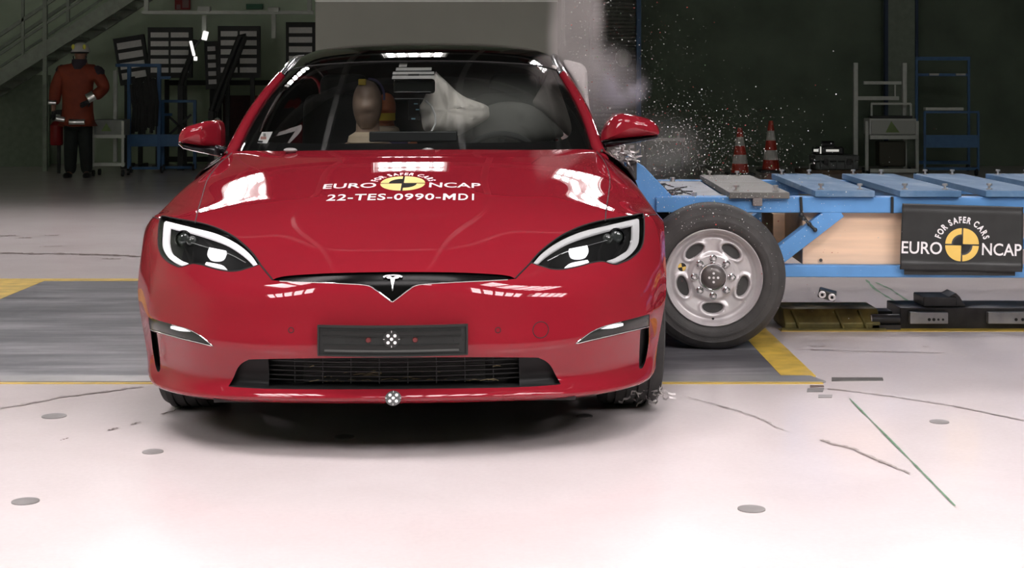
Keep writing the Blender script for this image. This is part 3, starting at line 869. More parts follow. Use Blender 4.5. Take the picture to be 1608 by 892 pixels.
def letter_m(x0, x1, y0, y1):
    w_ = x1 - x0; t = .2 * w_; xm = (x0 + x1) / 2; h_ = y1 - y0
    return merge2d(quad((x0, y0), (x0 + t, y0), (x0 + t, y1), (x0, y1)), quad((x1 - t, y0), (x1, y0), (x1, y1), (x1 - t, y1)),
                   quad((x0 + t, y1), (x0 + t, y1 - .42 * h_), (xm, y0 + .12 * h_), (xm, y0 + .55 * h_)), quad((x1 - t, y1), (x1 - t, y1 - .42 * h_), (xm, y0 + .12 * h_), (xm, y0 + .55 * h_)))
wn = c1[0] - c0[0]; xa_, xb_, xc_, xd_ = c0[0] + wn * .775, c0[0] + wn * .79, c0[0] + wn * .875, c0[0] + wn * .895
num = merge2d(fit(text2d('22-TES-0990-', .012, 1.08), c0[0], xa_, c0[1], c2[1]), letter_m(xb_, xc_, c0[1], c2[1]), fit(text2d('D1', .012, 1.12), xd_, c1[0], c0[1], c2[1]))
drape(num, 'white_number', M_white, hood, 0, 0, 1, 1, .0012, .02)

# ------------------------------------------------------------------ the car: greenhouse, sides, tail
gh = [
 [(0,1.262,.955),(.3,1.285,.954),(.55,1.375,.952),(.69,1.475,.950),(.765,1.575,.950)],
 [(0,1.65,1.15),(.28,1.675,1.147),(.51,1.75,1.14),(.64,1.83,1.132),(.722,1.92,1.122)],
 [(0,2.05,1.322),(.25,2.07,1.319),(.45,2.13,1.310),(.57,2.2,1.298),(.650,2.28,1.280)],
 [(0,2.35,1.400),(.25,2.36,1.396),(.44,2.39,1.382),(.56,2.43,1.362),(.632,2.5,1.338)],
 [(0,2.7,1.438),(.25,2.7,1.434),(.44,2.71,1.420),(.56,2.72,1.397),(.635,2.75,1.366)],
 [(0,3.2,1.438),(.25,3.2,1.434),(.44,3.2,1.420),(.56,3.2,1.397),(.632,3.2,1.366)],
 [(0,3.8,1.340),(.25,3.8,1.337),(.43,3.8,1.325),(.54,3.8,1.305),(.61,3.8,1.280)],
 [(0,4.45,1.110),(.28,4.45,1.108),(.50,4.44,1.10),(.62,4.42,1.09),(.70,4.40,1.075)],
]
GH = Surf([[(-x, y, z) for (x, y, z) in r[:0:-1]] + list(r) for r in gh], 120, 160)
if GH.nrm(np.array([[0.0, GH.tv[4]]]))[0][2] < 0: GH.flip = -GH.flip
gR = GH.tu[-1]; g0 = GH.tv[0]
M_wind = glass_mat('windscreen_glass', (0.86, 0.89, 0.87))
M_dark = glass_mat('dark_side_glass', (0.10, 0.11, 0.105), .35)
q = GH.ray(*pray(650, 96)); vt = q[1]
wl = [(u, g0) for u in np.linspace(-gR, gR, 40)] + [(gR, v) for v in np.linspace(g0, vt, 24)[1:]] + [(u, vt) for u in np.linspace(gR, -gR, 40)[1:]] + [(-gR, v) for v in np.linspace(vt, g0, 24)[1:-1]]
wind = inlay(wl, 'windscreen', M_wind, car, surf=GH, step=.03)
fin_ = [q for q in uvl([(652, 224), (714, 223.5), (800, 222.5), (867, 220.7), (884, 218), (894, 212), (898, 202), (895, 184), (887, 160), (876, 130), (866, 109), (855, 101), (830, 98), (760, 97.5), (652, 97)], False, 6, surf=GH) if q[0] > .003]
inner = fin_ + mir(fin_)
def band(outer, inn_, name, m, parent, surf, off, step=.03):
    a = np.array(outer); gu, gv = np.meshgrid(np.arange(a[:, 0].min(), a[:, 0].max(), step), np.arange(a[:, 1].min(), a[:, 1].max(), step))
    gu, gv = gu.ravel(), gv.ravel(); k = inpoly(gu, gv, outer) & ~inpoly(gu, gv, inn_)
    V, T = cdt(list(zip(gu[k], gv[k])), [(outer, True), (inn_, True)])
    c = V[T].mean(1); T = T[inpoly(c[:, 0], c[:, 1], outer) & ~inpoly(c[:, 0], c[:, 1], inn_)]
    p = GH.ev(V) if surf is GH else surf.ev(V); n = surf.nrm(V)
    p, T, n = compact(p + n * off, T, n)
    return link_mesh(name, p, fixwind(p, T, n), m, parent, normals=n)
M_frit = mat('frit_black', (0.006, 0.006, 0.006), rough=0.35)
band(wl, inner, 'black_border', M_frit, wind, GH, -.004)
gEnd = GH.tv[-1]
rl = [(u, vt) for u in np.linspace(-gR, gR, 40)] + [(gR, v) for v in np.linspace(vt, gEnd, 40)[1:]] + [(u, gEnd) for u in np.linspace(gR, -gR, 40)[1:]] + [(-gR, v) for v in np.linspace(gEnd, vt, 40)[1:-1]]
roof = inlay(rl, 'roof', glass_mat('roof_glass', (0.22, 0.23, 0.23)), car, surf=GH, step=.04)
seam([(u, vt) for u in np.linspace(-gR, gR, 40)], roof, .004, 0, M_gap, 'header_gap', surf=GH)
# cowl shelf in the gap between bonnet and glass
cw = []
ue = np.linspace(-1, 1, 41)
pa = body.ev([(u * abs(shut[-1][0]), v0) for u in ue]); pb = GH.ev([(u * gR * .98, g0) for u in ue])
pb[:, 2] -= .004; pa[:, 2] -= .012
link_mesh('cowl', list(pa) + list(pb), [(i, i + 1, 42 + i, 41 + i) for i in range(40)], M_mblack, car)
# silver clips at the bonnet's rear edge
for px in (456, 672):
    p = L(px, 236, 1.29)
    MB().sphere((p.x, p.y, p.z), (.028, .02, .010), 14, 8).build('washer_nozzle', mat('grey_plastic', (0.25, 0.25, 0.24), rough=0.4), car, smooth=True)
# pillars and roof rails
for sg in (-1, 1):
    q = GH.ray(*pray(700, 104)); vs_ = np.linspace(g0, q[1], 22)
    pp = GH.ev([(sg * gR, v) for v in vs_]); pp[:, 0] += sg * .012; pp[:, 1] += .012; pp[:, 2] -= .006
    lead = np.array([[sg * .80, 1.50, .905]])
    pth = np.vstack([lead, pp])
    MB().tube([Vector(p) for p in pth], [.020] + list(np.linspace(.030, .026, 22)), 14).build('windscreen_pillar', M_red, car, smooth=True)
    vs2 = np.linspace(q[1], gEnd, 40); p2 = GH.ev([(sg * gR, v) for v in vs2]); p2[:, 0] += sg * .008; p2[:, 2] -= .008
    MB().tube([Vector(p) for p in p2], .022, 12).build('roof_rail', M_gblack, car, smooth=True)
    p3 = p2.copy(); p3[:, 0] += sg * .016; p3[:, 2] += .012
    MB().tube([Vector(p) for p in p3], .005, 6).build('roof_trim', M_chrome, car, smooth=True)
# sides
st = [1.50, 1.9, 2.5, 3.1, 3.6, 4.1, 4.55, 4.88]
bz = [.945, .955, .965, .975, .985, 1.0, 1.02, 1.02]; bx_ = [.79, .835, .865, .87, .86, .83, .76, .66]
side = []
for lev in range(7):
    r = []
    for i, y in enumerate(st):
        taper = [0, 0, 0, 0, .0, .015, .06, .15][i]
        if lev == 0: r.append((bx_[i], y, bz[i]))
        else:
            x = [0, .905, .957, .965, .955, .935, .88][lev]; z = [0, .86, .72, .58, .42, .28, .19][lev]
            bul = [0, .0, .0, .004, .018, .018, 0.0, 0][i] if lev in (1, 2, 3) else 0
            z += [0, 0, 0, 0, .01, .02, .05, .06][i] * (1 if lev < 4 else 1.2)
            r.append((x - taper + bul, y, z))
    side.append(r)
for sg in (1, -1):
    S = Surf([[(sg * x, y, z) for (x, y, z) in r] for r in side], 120, 60)
    t_ = S.nrm(np.array([[0.0, S.tv[2]]]))[0]
    if t_[0] * sg < 0: S.flip = -S.flip
    def sray(y, z): return S.ray(Vector((sg * 3, y, z)), Vector((-sg, 0, 0)))
    arch = [sray(3.89 + .385 * math.cos(a), .36 + .385 * math.sin(a)) for a in np.linspace(-.6, PI + .6, 40)]
    arch = [a for a in arch if a]
    sR, sL, s0, s1 = S.tu[-1], S.tu[0], S.tv[0], S.tv[-1]
    k0 = min(a[0] for a in arch[-3:] + arch[:3])
    arch2 = [(arch[0][0], s1 + .05)] + arch + [(arch[-1][0], s1 + .05)]
    gu, gv = np.meshgrid(np.linspace(sL, sR, 110), np.linspace(s0, s1, 50))
    dl = [sray(1.50 + .02, z) for z in np.linspace(.22, .9, 20)]; d2 = [sray(2.62, z) for z in np.linspace(.22, .95, 20)]; d3 = [sray(3.52, z) for z in np.linspace(.55, .97, 12)]
    a2 = [(u, min(v, s1)) for u, v in arch2]
    V, T = cdt(list(zip(gu.ravel(), gv.ravel())), [(a2, False)])
    c = V[T].mean(1); keep = ~inpoly(c[:, 0], c[:, 1], arch2)
    p, n = S.ev(V), S.nrm(V); T = fixwind(p, T, n)
    p, T, n = compact(p, T[keep], n)
    bs = link_mesh('body_side', p, T, M_red, car, normals=n)
    for nm, d_ in (('front_door_gap', dl), ('rear_door_gap', d2), ('rear_door_gap', d3)):
        d_ = [x for x in d_ if x]
        if len(d_) > 2: seam(d_, bs, .003, 0, M_gap, nm, surf=S)
    for y in (2.35, 3.3):
        h_ = sray(y, .80 + (y - 2.3) * .02)
        c_ = S.ev([h_])[0]
        MB().box((c_[0] + sg * .004, c_[1], c_[2]), (.012, .2, .026)).build('door_handle', M_chrome, bs, bevel=.004)
    # side glass
    rail = GH.ev([(sg * gR, v) for v in np.linspace(g0 + .12, gEnd - .12, 40)])
    belt = S.ev([(u, s0) for u in np.linspace(sL, sR, 120)])
    vsx = []; 
    for p_ in rail:
        k = np.argmin(abs(belt[:, 1] - p_[1])); vsx.append((p_, belt[k] + np.array([sg * -.004, 0, -.01])))
    link_mesh('side_window', [a for a, b in vsx] + [b for a, b in vsx], [(i, i + 1, 41 + i, 40 + i) for i in range(39)], M_dark, car)
    MB().tube([Vector(b) for b in belt[:100]], .006, 6).build('window_trim', M_chrome, car, smooth=True)
    ci = [(u, v) for v in np.linspace(s0 + .012, s1 - .12, 12) for u in np.linspace(sL + .005, sR - .9, 40)]
    pi_ = S.ev(ci) - S.nrm(ci) * .035
    link_mesh('door_card', pi_, [(40 * i + j, 40 * i + j + 1, 40 * i + j + 41, 40 * i + j + 40) for i in range(11) for j in range(39)], mat('door_card_dark', (0.030, 0.031, 0.031), rough=0.7, var=0.2), bs)
    # the strip of wing behind the front wheel arch
    zz = [.70, .55, .40, .28, .18]; xa = [.972, .968, .955, .935, .89]; ya = [1.22, 1.28, 1.31, 1.315, 1.31]
    vs_ = []
    for i, z in enumerate(zz):
        b_ = S.ev([sray(1.515, z) or (sL, s1)])[0]
        vs_ += [(sg * xa[i], ya[i], z), (sg * (xa[i] * .4 + abs(b_[0]) * .6), 1.41, z), (b_[0], b_[1], z)]
    link_mesh('wing_strip', vs_, [(3 * i + j, 3 * i + j + 1, 3 * i + j + 4, 3 * i + j + 3) for i in range(4) for j in range(2)], M_red, car)
    # wheel-arch liners
    for y in (.93, 3.89):
        lb = MB(); n_ = 20
        A = [(-.1 + (PI + .2) * i / n_) for i in range(n_ + 1)]
        ring_ = [(sg * xx, y + .385 * math.cos(a), .35 + .385 * math.sin(a)) for xx in (.90, .60) for a in A]
        lb.add(ring_, [(i, i + 1, n_ + 2 + i, n_ + 1 + i) for i in range(n_)])
        lb.build('arch_liner', M_mblack, car, smooth=True)
# tail: boot lid, rear panel
tail = [
 [(0, 4.44, 1.108), (.30, 4.44, 1.105), (.52, 4.43, 1.095), (.70, 4.40, 1.070)],
 [(0, 4.80, 1.075), (.30, 4.79, 1.072), (.50, 4.75, 1.06), (.665, 4.66, 1.035)],
 [(0, 4.92, 1.03), (.30, 4.90, 1.025), (.50, 4.86, 1.01), (.70, 4.74, .97)],
 [(0, 4.96, .80), (.30, 4.95, .80), (.58, 4.92, .80), (.79, 4.83, .79)],
 [(0, 5.02, .55), (.30, 5.01, .55), (.60, 4.97, .55), (.815, 4.87, .55)],
 [(0, 4.97, .25), (.30, 4.96, .25), (.60, 4.93, .25), (.79, 4.86, .26)],
]
TS = Surf([[(-x, y, z) for (x, y, z) in r[:0:-1]] + list(r) for r in tail], 60, 50)
if TS.nrm(np.array([[0.0, TS.tv[3]]]))[0][1] < 0: TS.flip = -TS.flip
tr = TS.tu[-1]; t0, t1 = TS.tv[0], TS.tv[-1]
tl = [(u, t0) for u in np.linspace(-tr, tr, 20)] + [(tr, v) for v in np.linspace(t0, t1, 20)[1:]] + [(u, t1) for u in np.linspace(tr, -tr, 20)[1:]] + [(-tr, v) for v in np.linspace(t1, t0, 20)[1:-1]]
bl_ = inlay(tl, 'boot_lid', M_red, car, surf=TS, step=.05)
inlay(tl, 'boot_lining', mat('boot_lining_dark', (0.03, 0.03, 0.03), rough=.9, var=.2), bl_, off=-.03, surf=TS, step=.1)
for sg in (-1, 1):
    q = TS.ray(Vector((sg * .56, 8, .86)), Vector((0, -1, 0))); c_ = TS.ev([q])[0]
    MB().box((c_[0], c_[1] - .01, c_[2]), (.3, .05, .07)).build('tail_lamp', mat('tail_lamp_red', (0.2, 0.004, 0.004), rough=0.1, coat=1), car, bevel=.015)
# underbody
ub = MB()
ub.bx(-.52, .52, .18, 4.8, .165, .185); ub.bx(-.86, .86, 1.36, 3.46, .165, .22)
ub.bx(-.60, .60, .12, .50, .172, .20)
ub.build('underbody', M_mblack, car)

# wheels
def road_wheel(x, y, sg, steer=0.0):
    e = MB()
    Rw, hw = .350, .120
    prof = [(.235, -hw * .80), (.262, -hw * .97), (.30, -hw), (.332, -hw * .93), (.346, -hw * .72)]
    for g in (-.5, -.17, .17, .5):
        prof += [(Rw, hw * g - .026), (Rw, hw * g - .005), (Rw - .007, hw * g - .004), (Rw - .007, hw * g + .004), (Rw, hw * g + .005)]
    prof += [(.346, hw * .72), (.332, hw * .93), (.30, hw), (.262, hw * .97), (.235, hw * .80)]
    e.lathe(prof, 'X', 64)
    t = e.build('wheel', M_rubber, car, smooth=True, loc=(x, y, Rw))
    rm = MB(); rm.lathe([(.235, -hw * .8), (.235, hw * .6), (.215, hw * .5), (.205, 0)], 'X', 48)
    for k in range(5):
        a = 2 * PI * k / 5
        d = Vector((0, math.cos(a), math.sin(a)))
        rm.bar(Vector((sg * hw * .55, 0, 0)) + d * .03, Vector((sg * hw * .6, 0, 0)) + d * .225, .05, .03, (1, 0, 0))
    rm.lathe([(0, sg * hw * .66), (.05, sg * hw * .64), (.06, sg * hw * .4)], 'X', 24)
    rm.build('rim', mat('rim_dark_grey', (0.06, 0.06, 0.062), rough=0.35, metal=0.8), t, smooth=True)
    if steer: t.rotation_euler.z = steer
for sg in (-1, 1):
    road_wheel(.838 if sg > 0 else -.795, .93, sg); road_wheel(sg * .845, 3.89, sg)

# door mirrors
def pillow(poly, y0, depth, n_r=7, back=.05, tx=0.0, yfun=None):
    """closed shell whose outline is poly (x, z), swelling forward"""
    P = [Vector((p.x, p.y)) for p in poly]; m = len(P); c = sum(P, Vector((0, 0))) / m
    mb = MB(); S_ = [(1.0, back), (1.0, 0.0)]
    for k in range(1, n_r): 
        t = k / n_r; S_.append((math.cos(t * PI / 2) ** .75, -depth * math.sin(t * PI / 2)))
    for s_, dy in S_:
        for p in P:
            q = c + (p - c) * s_; mb.v.append(Vector((q.x, y0 + dy + (yfun(q.x) if yfun else 0), q.y)))
    mb.v.append(Vector((c.x, y0 - depth + (yfun(c.x) if yfun else 0), c.y)))
    for i in range(len(S_) - 1):
        for j in range(m): mb.f.append((i * m + j, i * m + (j + 1) % m, (i + 1) * m + (j + 1) % m, (i + 1) * m + j))
    b = (len(S_) - 1) * m
    for j in range(m): mb.f.append((b + j, b + (j + 1) % m, len(mb.v) - 1))
    mb.f.append(tuple(range(m))[::-1])
    return mb
def pxpoly(pxs, y, n=5): 
    o = []
    for p in catmull(pxs, n, True):
        v = L(p.x, p.y, y); o.append(Vector((v.x, v.z)))
    return o
yM = 1.62
rp = pxpoly([(943.5, 221, 1), (946, 209), (952, 196), (959, 186), (967, 180), (979, 178), (995, 180.5), (1010, 184), (1022, 188), (1030, 194), (1034.5, 202), (1035.6, 210), (1030, 212.5), (1003, 215), (975, 218)], yM)
mr_ = pillow(rp, yM, .075, back=.09).build('door_mirror', M_red, car, smooth=True, angle=50)
rb = pxpoly([(944, 228, 1), (948, 222.5), (975, 218.5), (1003, 215.5), (1030, 213), (1033.5, 214), (1030, 217.5), (1010, 221.5), (980, 226.5), (955, 231)], yM)
pillow(rb, yM + .004, .045, back=.08).build('mirror_base', M_gblack, mr_, smooth=True)
MB().tube([L(950, 229, yM + .03), L(940, 232, yM + .02), L(930, 235, yM)], [.02, .018, .016], 10).build('mirror_arm', M_gblack, mr_, smooth=True)
lp = pxpoly([(280, 224, 1), (281, 214), (286.5, 203), (295, 198), (304, 195.5), (320, 191), (332, 189.5), (338, 192), (341, 200), (342, 215), (342, 231.5, 1), (331, 231), (305, 227.5)], yM)
ml = pillow(lp, yM, .055, back=.10, yfun=lambda x: max(0, (x + .905) * 1.6)).build('door_mirror', M_red, car, smooth=True, angle=50)
lb_ = pxpoly([(280, 225, 1), (305, 228.5), (331, 232), (342, 232.5), (346, 245.5, 1), (330, 243), (300, 237), (286, 232)], yM)
pillow(lb_, yM + .01, .035, back=.09).build('mirror_base', M_gblack, ml, smooth=True)
MB().tube([L(280.5, 226, yM - .01), L(288, 233, yM - .02), L(310, 238, yM - .03), L(345, 245.5, yM - .02)], .0022, 6).build('mirror_trim', M_chrome, ml, smooth=True)
MB().tube([L(338, 233, yM + .03), L(350, 236, yM + .03), L(363, 239, yM)], [.017, .016, .016], 10).build('mirror_arm', M_gblack, ml, smooth=True)

# ------------------------------------------------------------------ interior
M_trim = mat('cabin_trim_dark', (0.030, 0.031, 0.031), rough=0.7, var=0.2)
M_seat = mat('seat_black', (0.035, 0.036, 0.036), rough=0.55, var=0.15)
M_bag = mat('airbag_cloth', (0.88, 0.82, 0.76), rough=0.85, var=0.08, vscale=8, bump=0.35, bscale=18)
db = MB()
prof = [(1.50, .86), (1.60, .915), (1.75, .945), (1.92, .95), (1.99, .90), (1.98, .70), (1.70, .60)]
for x in (-.70, .70): db.v += [Vector((x, y + (abs(x) > .5) * .03, z)) for y, z in prof]
m_ = len(prof); db.f += [(i, i + 1, m_ + i + 1, m_ + i) for i in range(m_ - 1)] + [tuple(range(m_)), tuple(range(m_, 2 * m_))[::-1]]
db.build('dashboard', M_trim, car, bevel=.02)
MB().bx(-.68, .68, 1.95, 4.4, .30, .34).build('cabin_floor', M_trim, car)
MB().bx(-.12, .12, 2.0, 3.0, .34, .62).build('centre_console', M_trim, car, bevel=.03)
s0_, s1_ = L(580, 223, 1.86), L(718, 206, 1.86)
MB().box(((s0_.x + s1_.x) / 2, 1.86, (s0_.z + s1_.z) / 2), (s1_.x - s0_.x, .02, s1_.z - s0_.z), (R(-8), 0, 0)).build('display_screen', mat('screen_back', (0.02, 0.021, 0.022), rough=0.3), car, bevel=.006)
for x in (-.44, .44):
    b = MB()
    b.box((x, 2.55, .52), (.42, .56, .18), (R(8), 0, 0)); 
    s = b.build('seat', M_seat, car, bevel=.05, seg=3)
    MB().box((x, 2.92, .86), (.41, .16, .66), (R(-16), 0, 0)).build('backrest', M_seat, s, bevel=.06, seg=3)
    MB().box((x, 3.03, 1.20), (.25, .11, .17), (R(-14), 0, 0)).build('headrest', M_seat, s, bevel=.045, seg=3)
b = MB(); b.box((0, 3.55, .52), (1.25, .5, .2)); rs = b.build('rear_bench', M_seat, car, bevel=.05)
MB().box((0, 3.86, .85), (1.25, .16, .62), (R(-18), 0, 0)).build('backrest', M_seat, rs, bevel=.05)
sw = MB(); cW = Vector((.37, 2.18, .84)); Mw = Matrix.Rotation(R(-65), 3, 'X')
sw.tube([cW + Mw @ Vector((.185 * math.cos(a), .175 * math.sin(a), 0)) for a in np.linspace(0, 2 * PI, 40)[:-1]], .015, 10, closed=True)
stw = sw.build('steering_wheel', M_trim, car, smooth=True)
hb_ = MB()
for a in (0, PI, -PI / 2): hb_.bar(cW, cW + Mw @ Vector((.18 * math.cos(a), .17 * math.sin(a), 0)), .03, .015)
hb_.sphere(cW, (.06, .04, .06), 14, 8); hb_.build('wheel_hub', M_trim, stw)
# rear-view mirror with the sheaf of paper strips above it
a, b_ = L(618, 147, 1.93), L(683, 124, 1.93)
rv = MB().box(((a.x + b_.x) / 2, 1.94, (a.z + b_.z) / 2), (b_.x - a.x, .03, b_.z - a.z)).build('rear_view_mirror', mat('mirror_shell', (0.02, 0.022, 0.02), rough=0.2), car, bevel=.012)
a, b_ = L(618, 147.5, 1.91), L(676, 144.5, 1.91)
MB().box(((a.x + b_.x) / 2, 1.925, (a.z + b_.z) / 2), (b_.x - a.x, .012, b_.z - a.z)).build('silver_edge', M_chrome, rv)
MB().box((L(650, 118, 1.96).x, 1.97, 1.245), (.05, .06, .06)).build('mirror_foot', M_black, rv)
M_paper = mat('paper_white', (0.62, 0.60, 0.58), rough=0.7, var=0.1)
for (x0, x1, y0, y1) in ((626, 640, 92, 101), (621, 678, 102, 107), (616, 682, 108.5, 113), (615, 683, 114.5, 120)):
    q0, q1 = GH.ray(*pray(x0, y1)), GH.ray(*pray(x1, y0))
    p0, p1 = GH.ev([q0])[0], GH.ev([q1])[0]
    qs = [Vector(GH.ev([(u, v)])[0] - GH.nrm([(u, v)])[0] * .012) for (u, v) in ((q0[0], q0[1]), (q1[0], q0[1]), (q1[0], q1[1]), (q0[0], q1[1]))]
    MB().prism(qs, (0, .002, -.001)).build('paper_strip', M_paper, wind)
# sticker in the glass's lower corner
sq = [GH.ray(*pray(*p)) for p in ((403.5, 223.5), (419, 224.5), (428, 206), (411, 206.5))]
st_ = link_mesh('sticker', [Vector(GH.ev([q])[0] - GH.nrm([q])[0] * .0025) for q in sq], [(0, 1, 2, 3)], M_white, wind)
for (dx, dy, w_, h_, m) in ((9, 4.5, 2.0, 2.4, M_steel), (9.5, 9.5, 4.5, 2.2, mat('sticker_pink', (0.5, 0.25, 0.22), rough=0.6)), (6, 15, 4.5, 1.2, M_black)):
    q4 = [GH.ray(*pray(404 + dx + sx * w_ + (10 - dy) * .4, 207 + dy + sy * h_)) for sx, sy in ((-1, 1), (1, 1), (1, -1), (-1, -1))]
    link_mesh('sticker_print', [Vector(GH.ev([q])[0] - GH.nrm([q])[0] * .0005) for q in q4], [(0, 1, 2, 3)], m, st_)
# airbags
def airbag(pxs, y, dep, name, wr=0.012, m=None, label=None):
    poly = pxpoly(pxs, y, 6)
    mb = pillow(poly, y, dep, 9, back=.02)
    c = Vector((sum(p.x for p in poly) / len(poly), 0, sum(p.y for p in poly) / len(poly)))
    for v in mb.v:
        a = math.atan2(v.z - c.z, v.x - c.x)
        v.y += wr * math.sin(v.x * 75 + 8 * noise.noise(v * 5)) * .45 + wr * noise.noise(v * 9)
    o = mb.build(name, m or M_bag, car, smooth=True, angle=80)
    return o
airbag([(684, 112, 1), (700, 127), (726, 150), (763, 165), (768, 174), (766, 186), (742, 201), (718, 213), (690, 214), (668, 206), (663, 195), (661, 182), (657, 170), (664, 158), (672, 140)], 2.15, .10, 'centre_airbag', .026)
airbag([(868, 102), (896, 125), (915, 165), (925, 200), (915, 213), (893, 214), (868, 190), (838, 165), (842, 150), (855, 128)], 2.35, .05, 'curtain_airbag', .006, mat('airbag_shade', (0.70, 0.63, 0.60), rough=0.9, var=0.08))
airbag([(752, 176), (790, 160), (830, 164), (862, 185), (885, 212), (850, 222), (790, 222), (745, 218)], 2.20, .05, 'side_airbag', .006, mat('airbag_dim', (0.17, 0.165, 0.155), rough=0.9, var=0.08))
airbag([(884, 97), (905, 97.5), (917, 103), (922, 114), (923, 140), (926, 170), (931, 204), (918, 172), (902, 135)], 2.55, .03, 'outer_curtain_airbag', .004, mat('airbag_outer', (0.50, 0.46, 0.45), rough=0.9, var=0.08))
MB().tube([L(*p, 1.99) for p in ((668, 158), (677, 166), (683, 180), (684, 194), (678, 206), (662, 216), (641, 222.5))], .0045, 8).build('white_cable', M_white, car, smooth=True)
rg = MB(); rg.box(L(650, 172, 2.12), (.05, .04, .10))
rgo = rg.build('instrument_box', M_black, car, bevel=.004)
for px, py, m in ((649, 186.5, M_led), (653, 163, M_white), (656, 172, M_white)):
    MB().box(L(px, py, 2.085), (.018, .006, .006)).build('instrument_light', mat('instrument_blue', (0.3, 0.55, 0.65), rough=0.3), rgo)

# ------------------------------------------------------------------ crash test dummies
M_skin = mat('dummy_vinyl_brown', (0.34, 0.235, 0.18), rough=0.42, var=0.08, vscale=20)
M_tan = mat('dummy_foam_tan', (0.55, 0.44, 0.32), rough=0.7, var=0.1)
M_or = mat('dummy_paint_orange', (0.75, 0.22, 0.09), rough=0.4, var=0.1)
M_dye = mat('dummy_paint_yellow', (0.85, 0.6, 0.06), rough=0.45)
M_vest = mat('dummy_suit_violet', (0.10, 0.09, 0.19), rough=0.8, var=0.2)
def dummy(c, s, label, skin, chin):
    """c: chin-level centre of the head in car space; s: size factor; sits on the seat with torso, arms and legs"""
    root = empty('crash_test_dummy', CARM @ c, CAR_ROT, label, 'crash test dummy')
    hd = MB()
    n_u, n_v = 28, 22; base = len(hd.v)
    for j in range(n_v + 1):
        t = j / n_v; z = -.02 + .235 * t
        w_ = .074 * (math.sin(PI * min(1, (t * .92 + .08))) ** .45) * (.86 + .22 * t); d_ = .098 * (math.sin(PI * min(1, (t * .93 + .07))) ** .45) * (.84 + .2 * t)
        for i in range(n_u):
            a = 2 * PI * i / n_u; x = w_ * math.cos(a); y = d_ * math.sin(a)
            f_ = max(0, -math.sin(a))
            y += -.010 * f_ ** 6 * math.exp(-((z - .085) / .02) ** 2) + .006 * f_ ** 2 * math.exp(-((z - .125) / .018) ** 2) * (1 if abs(math.cos(a)) > .2 else 0)
            y += .004 * f_ ** 3 * math.exp(-((z - .052) / .006) ** 2)
            hd.v.append(Vector((x, y, z)) * s)
    for j in range(n_v):
        for i in range(n_u):
            hd.f.append((base + j * n_u + i, base + j * n_u + (i + 1) % n_u, base + (j + 1) * n_u + (i + 1) % n_u, base + (j + 1) * n_u + i))
    hd.f.append(tuple(base + n_v * n_u + i for i in range(n_u))); hd.f.append(tuple(base + i for i in range(n_u))[::-1])
    # neck, shoulders, chest, pelvis
    def ringed(path, n=20):
        b0 = len(hd.v)
        for (z, rx, ry, cy) in path:
            for i in range(n):
                a = 2 * PI * i / n; hd.v.append(Vector((rx * math.cos(a), cy + ry * math.sin(a), z)) * s)
        for j in range(len(path) - 1):
            for i in range(n): hd.f.append((b0 + j * n + i, b0 + j * n + (i + 1) % n, b0 + (j + 1) * n + (i + 1) % n, b0 + (j + 1) * n + i))
        hd.f.append(tuple(b0 + i for i in range(n))); hd.f.append(tuple(b0 + (len(path) - 1) * n + i for i in range(n))[::-1])
    ringed([(.02, .055, .06, .02), (-.03, .058, .06, .025), (-.07, .085, .075, .03), (-.085, .10, .08, .03), (-.12, .17, .095, .04), (-.18, .195, .11, .05), (-.32, .165, .115, .05), (-.46, .15, .11, .04), (-.55, .17, .12, .03)])
    hd.tube([Vector(p) * s for p in ((-.17, .04, -.15), (-.22, -.02, -.30), (-.19, -.22, -.42), (-.14, -.36, -.40))], [.055 * s, .048 * s, .04 * s, .032 * s], 12)
    hd.tube([Vector(p) * s for p in ((.17, .04, -.15), (.22, -.02, -.30), (.19, -.22, -.42), (.14, -.36, -.40))], [.055 * s, .048 * s, .04 * s, .032 * s], 12)
    for sg in (-1, 1):
        hd.tube([Vector(p) * s for p in ((sg * .09, .0, -.55), (sg * .11, -.40, -.50), (sg * .11, -.55, -.85))], [.085 * s, .065 * s, .05 * s], 14)
    bd = hd.build('body', skin, root, smooth=True, angle=60)
    v_ = MB(); n = 22
    pth = [(-.115, .175, .105, .04), (-.18, .205, .12, .05), (-.32, .175, .125, .05), (-.50, .165, .122, .04)]
    for (z, rx, ry, cy) in pth:
        for i in range(n):
            a = 2 * PI * i / n; v_.v.append(Vector((rx * math.cos(a), cy + ry * math.sin(a), z)) * s)
    for j in range(3):
        for i in range(n): v_.f.append((j * n + i, j * n + (i + 1) % n, (j + 1) * n + (i + 1) % n, (j + 1) * n + i))
    v_.build('suit', M_vest, root, smooth=True)
    v_ = MB().lathe([(.06 * s, -.035 * s), (.092 * s, -.055 * s), (.10 * s, -.085 * s), (.085 * s, -.10 * s)], 'Z', 24, (0, .025 * s, 0))
    v_.build('neck_collar', M_tan, root, smooth=True)
    if chin:
        m = MB(); 
        for i in range(13):
            a = -PI + .5 + (PI - 1.0) * i / 12
            for z in (.005, .062): m.v.append(Vector((.079 * math.cos(a), .103 * math.sin(a), z)) * s)
        m.f = [(2 * i, 2 * i + 2, 2 * i + 3, 2 * i + 1) for i in range(12)]
        m.build('yellow_chin_paint', M_dye, root, smooth=True)
    else:
        MB().box(Vector((-.02, -.04, .205)) * s, (.035, .05, .03)).build('yellow_marker', M_dye, root, bevel=.004)
        MB().box(Vector((-.075, -.085, -.15)) * s, (.045, .01, .05)).build('yellow_chest_marker', M_dye, root)
        t = MB().tube([Vector((.068 * math.cos(a) + .014, -.01, .135 + .085 * math.sin(a))) * s for a in np.linspace(-.2, 1.7, 12)], .006, 6)
        t.build('blue_head_band', M_vest, root, smooth=True)
    return root
cA = L(577, 199, 2.30); cA.z += .01
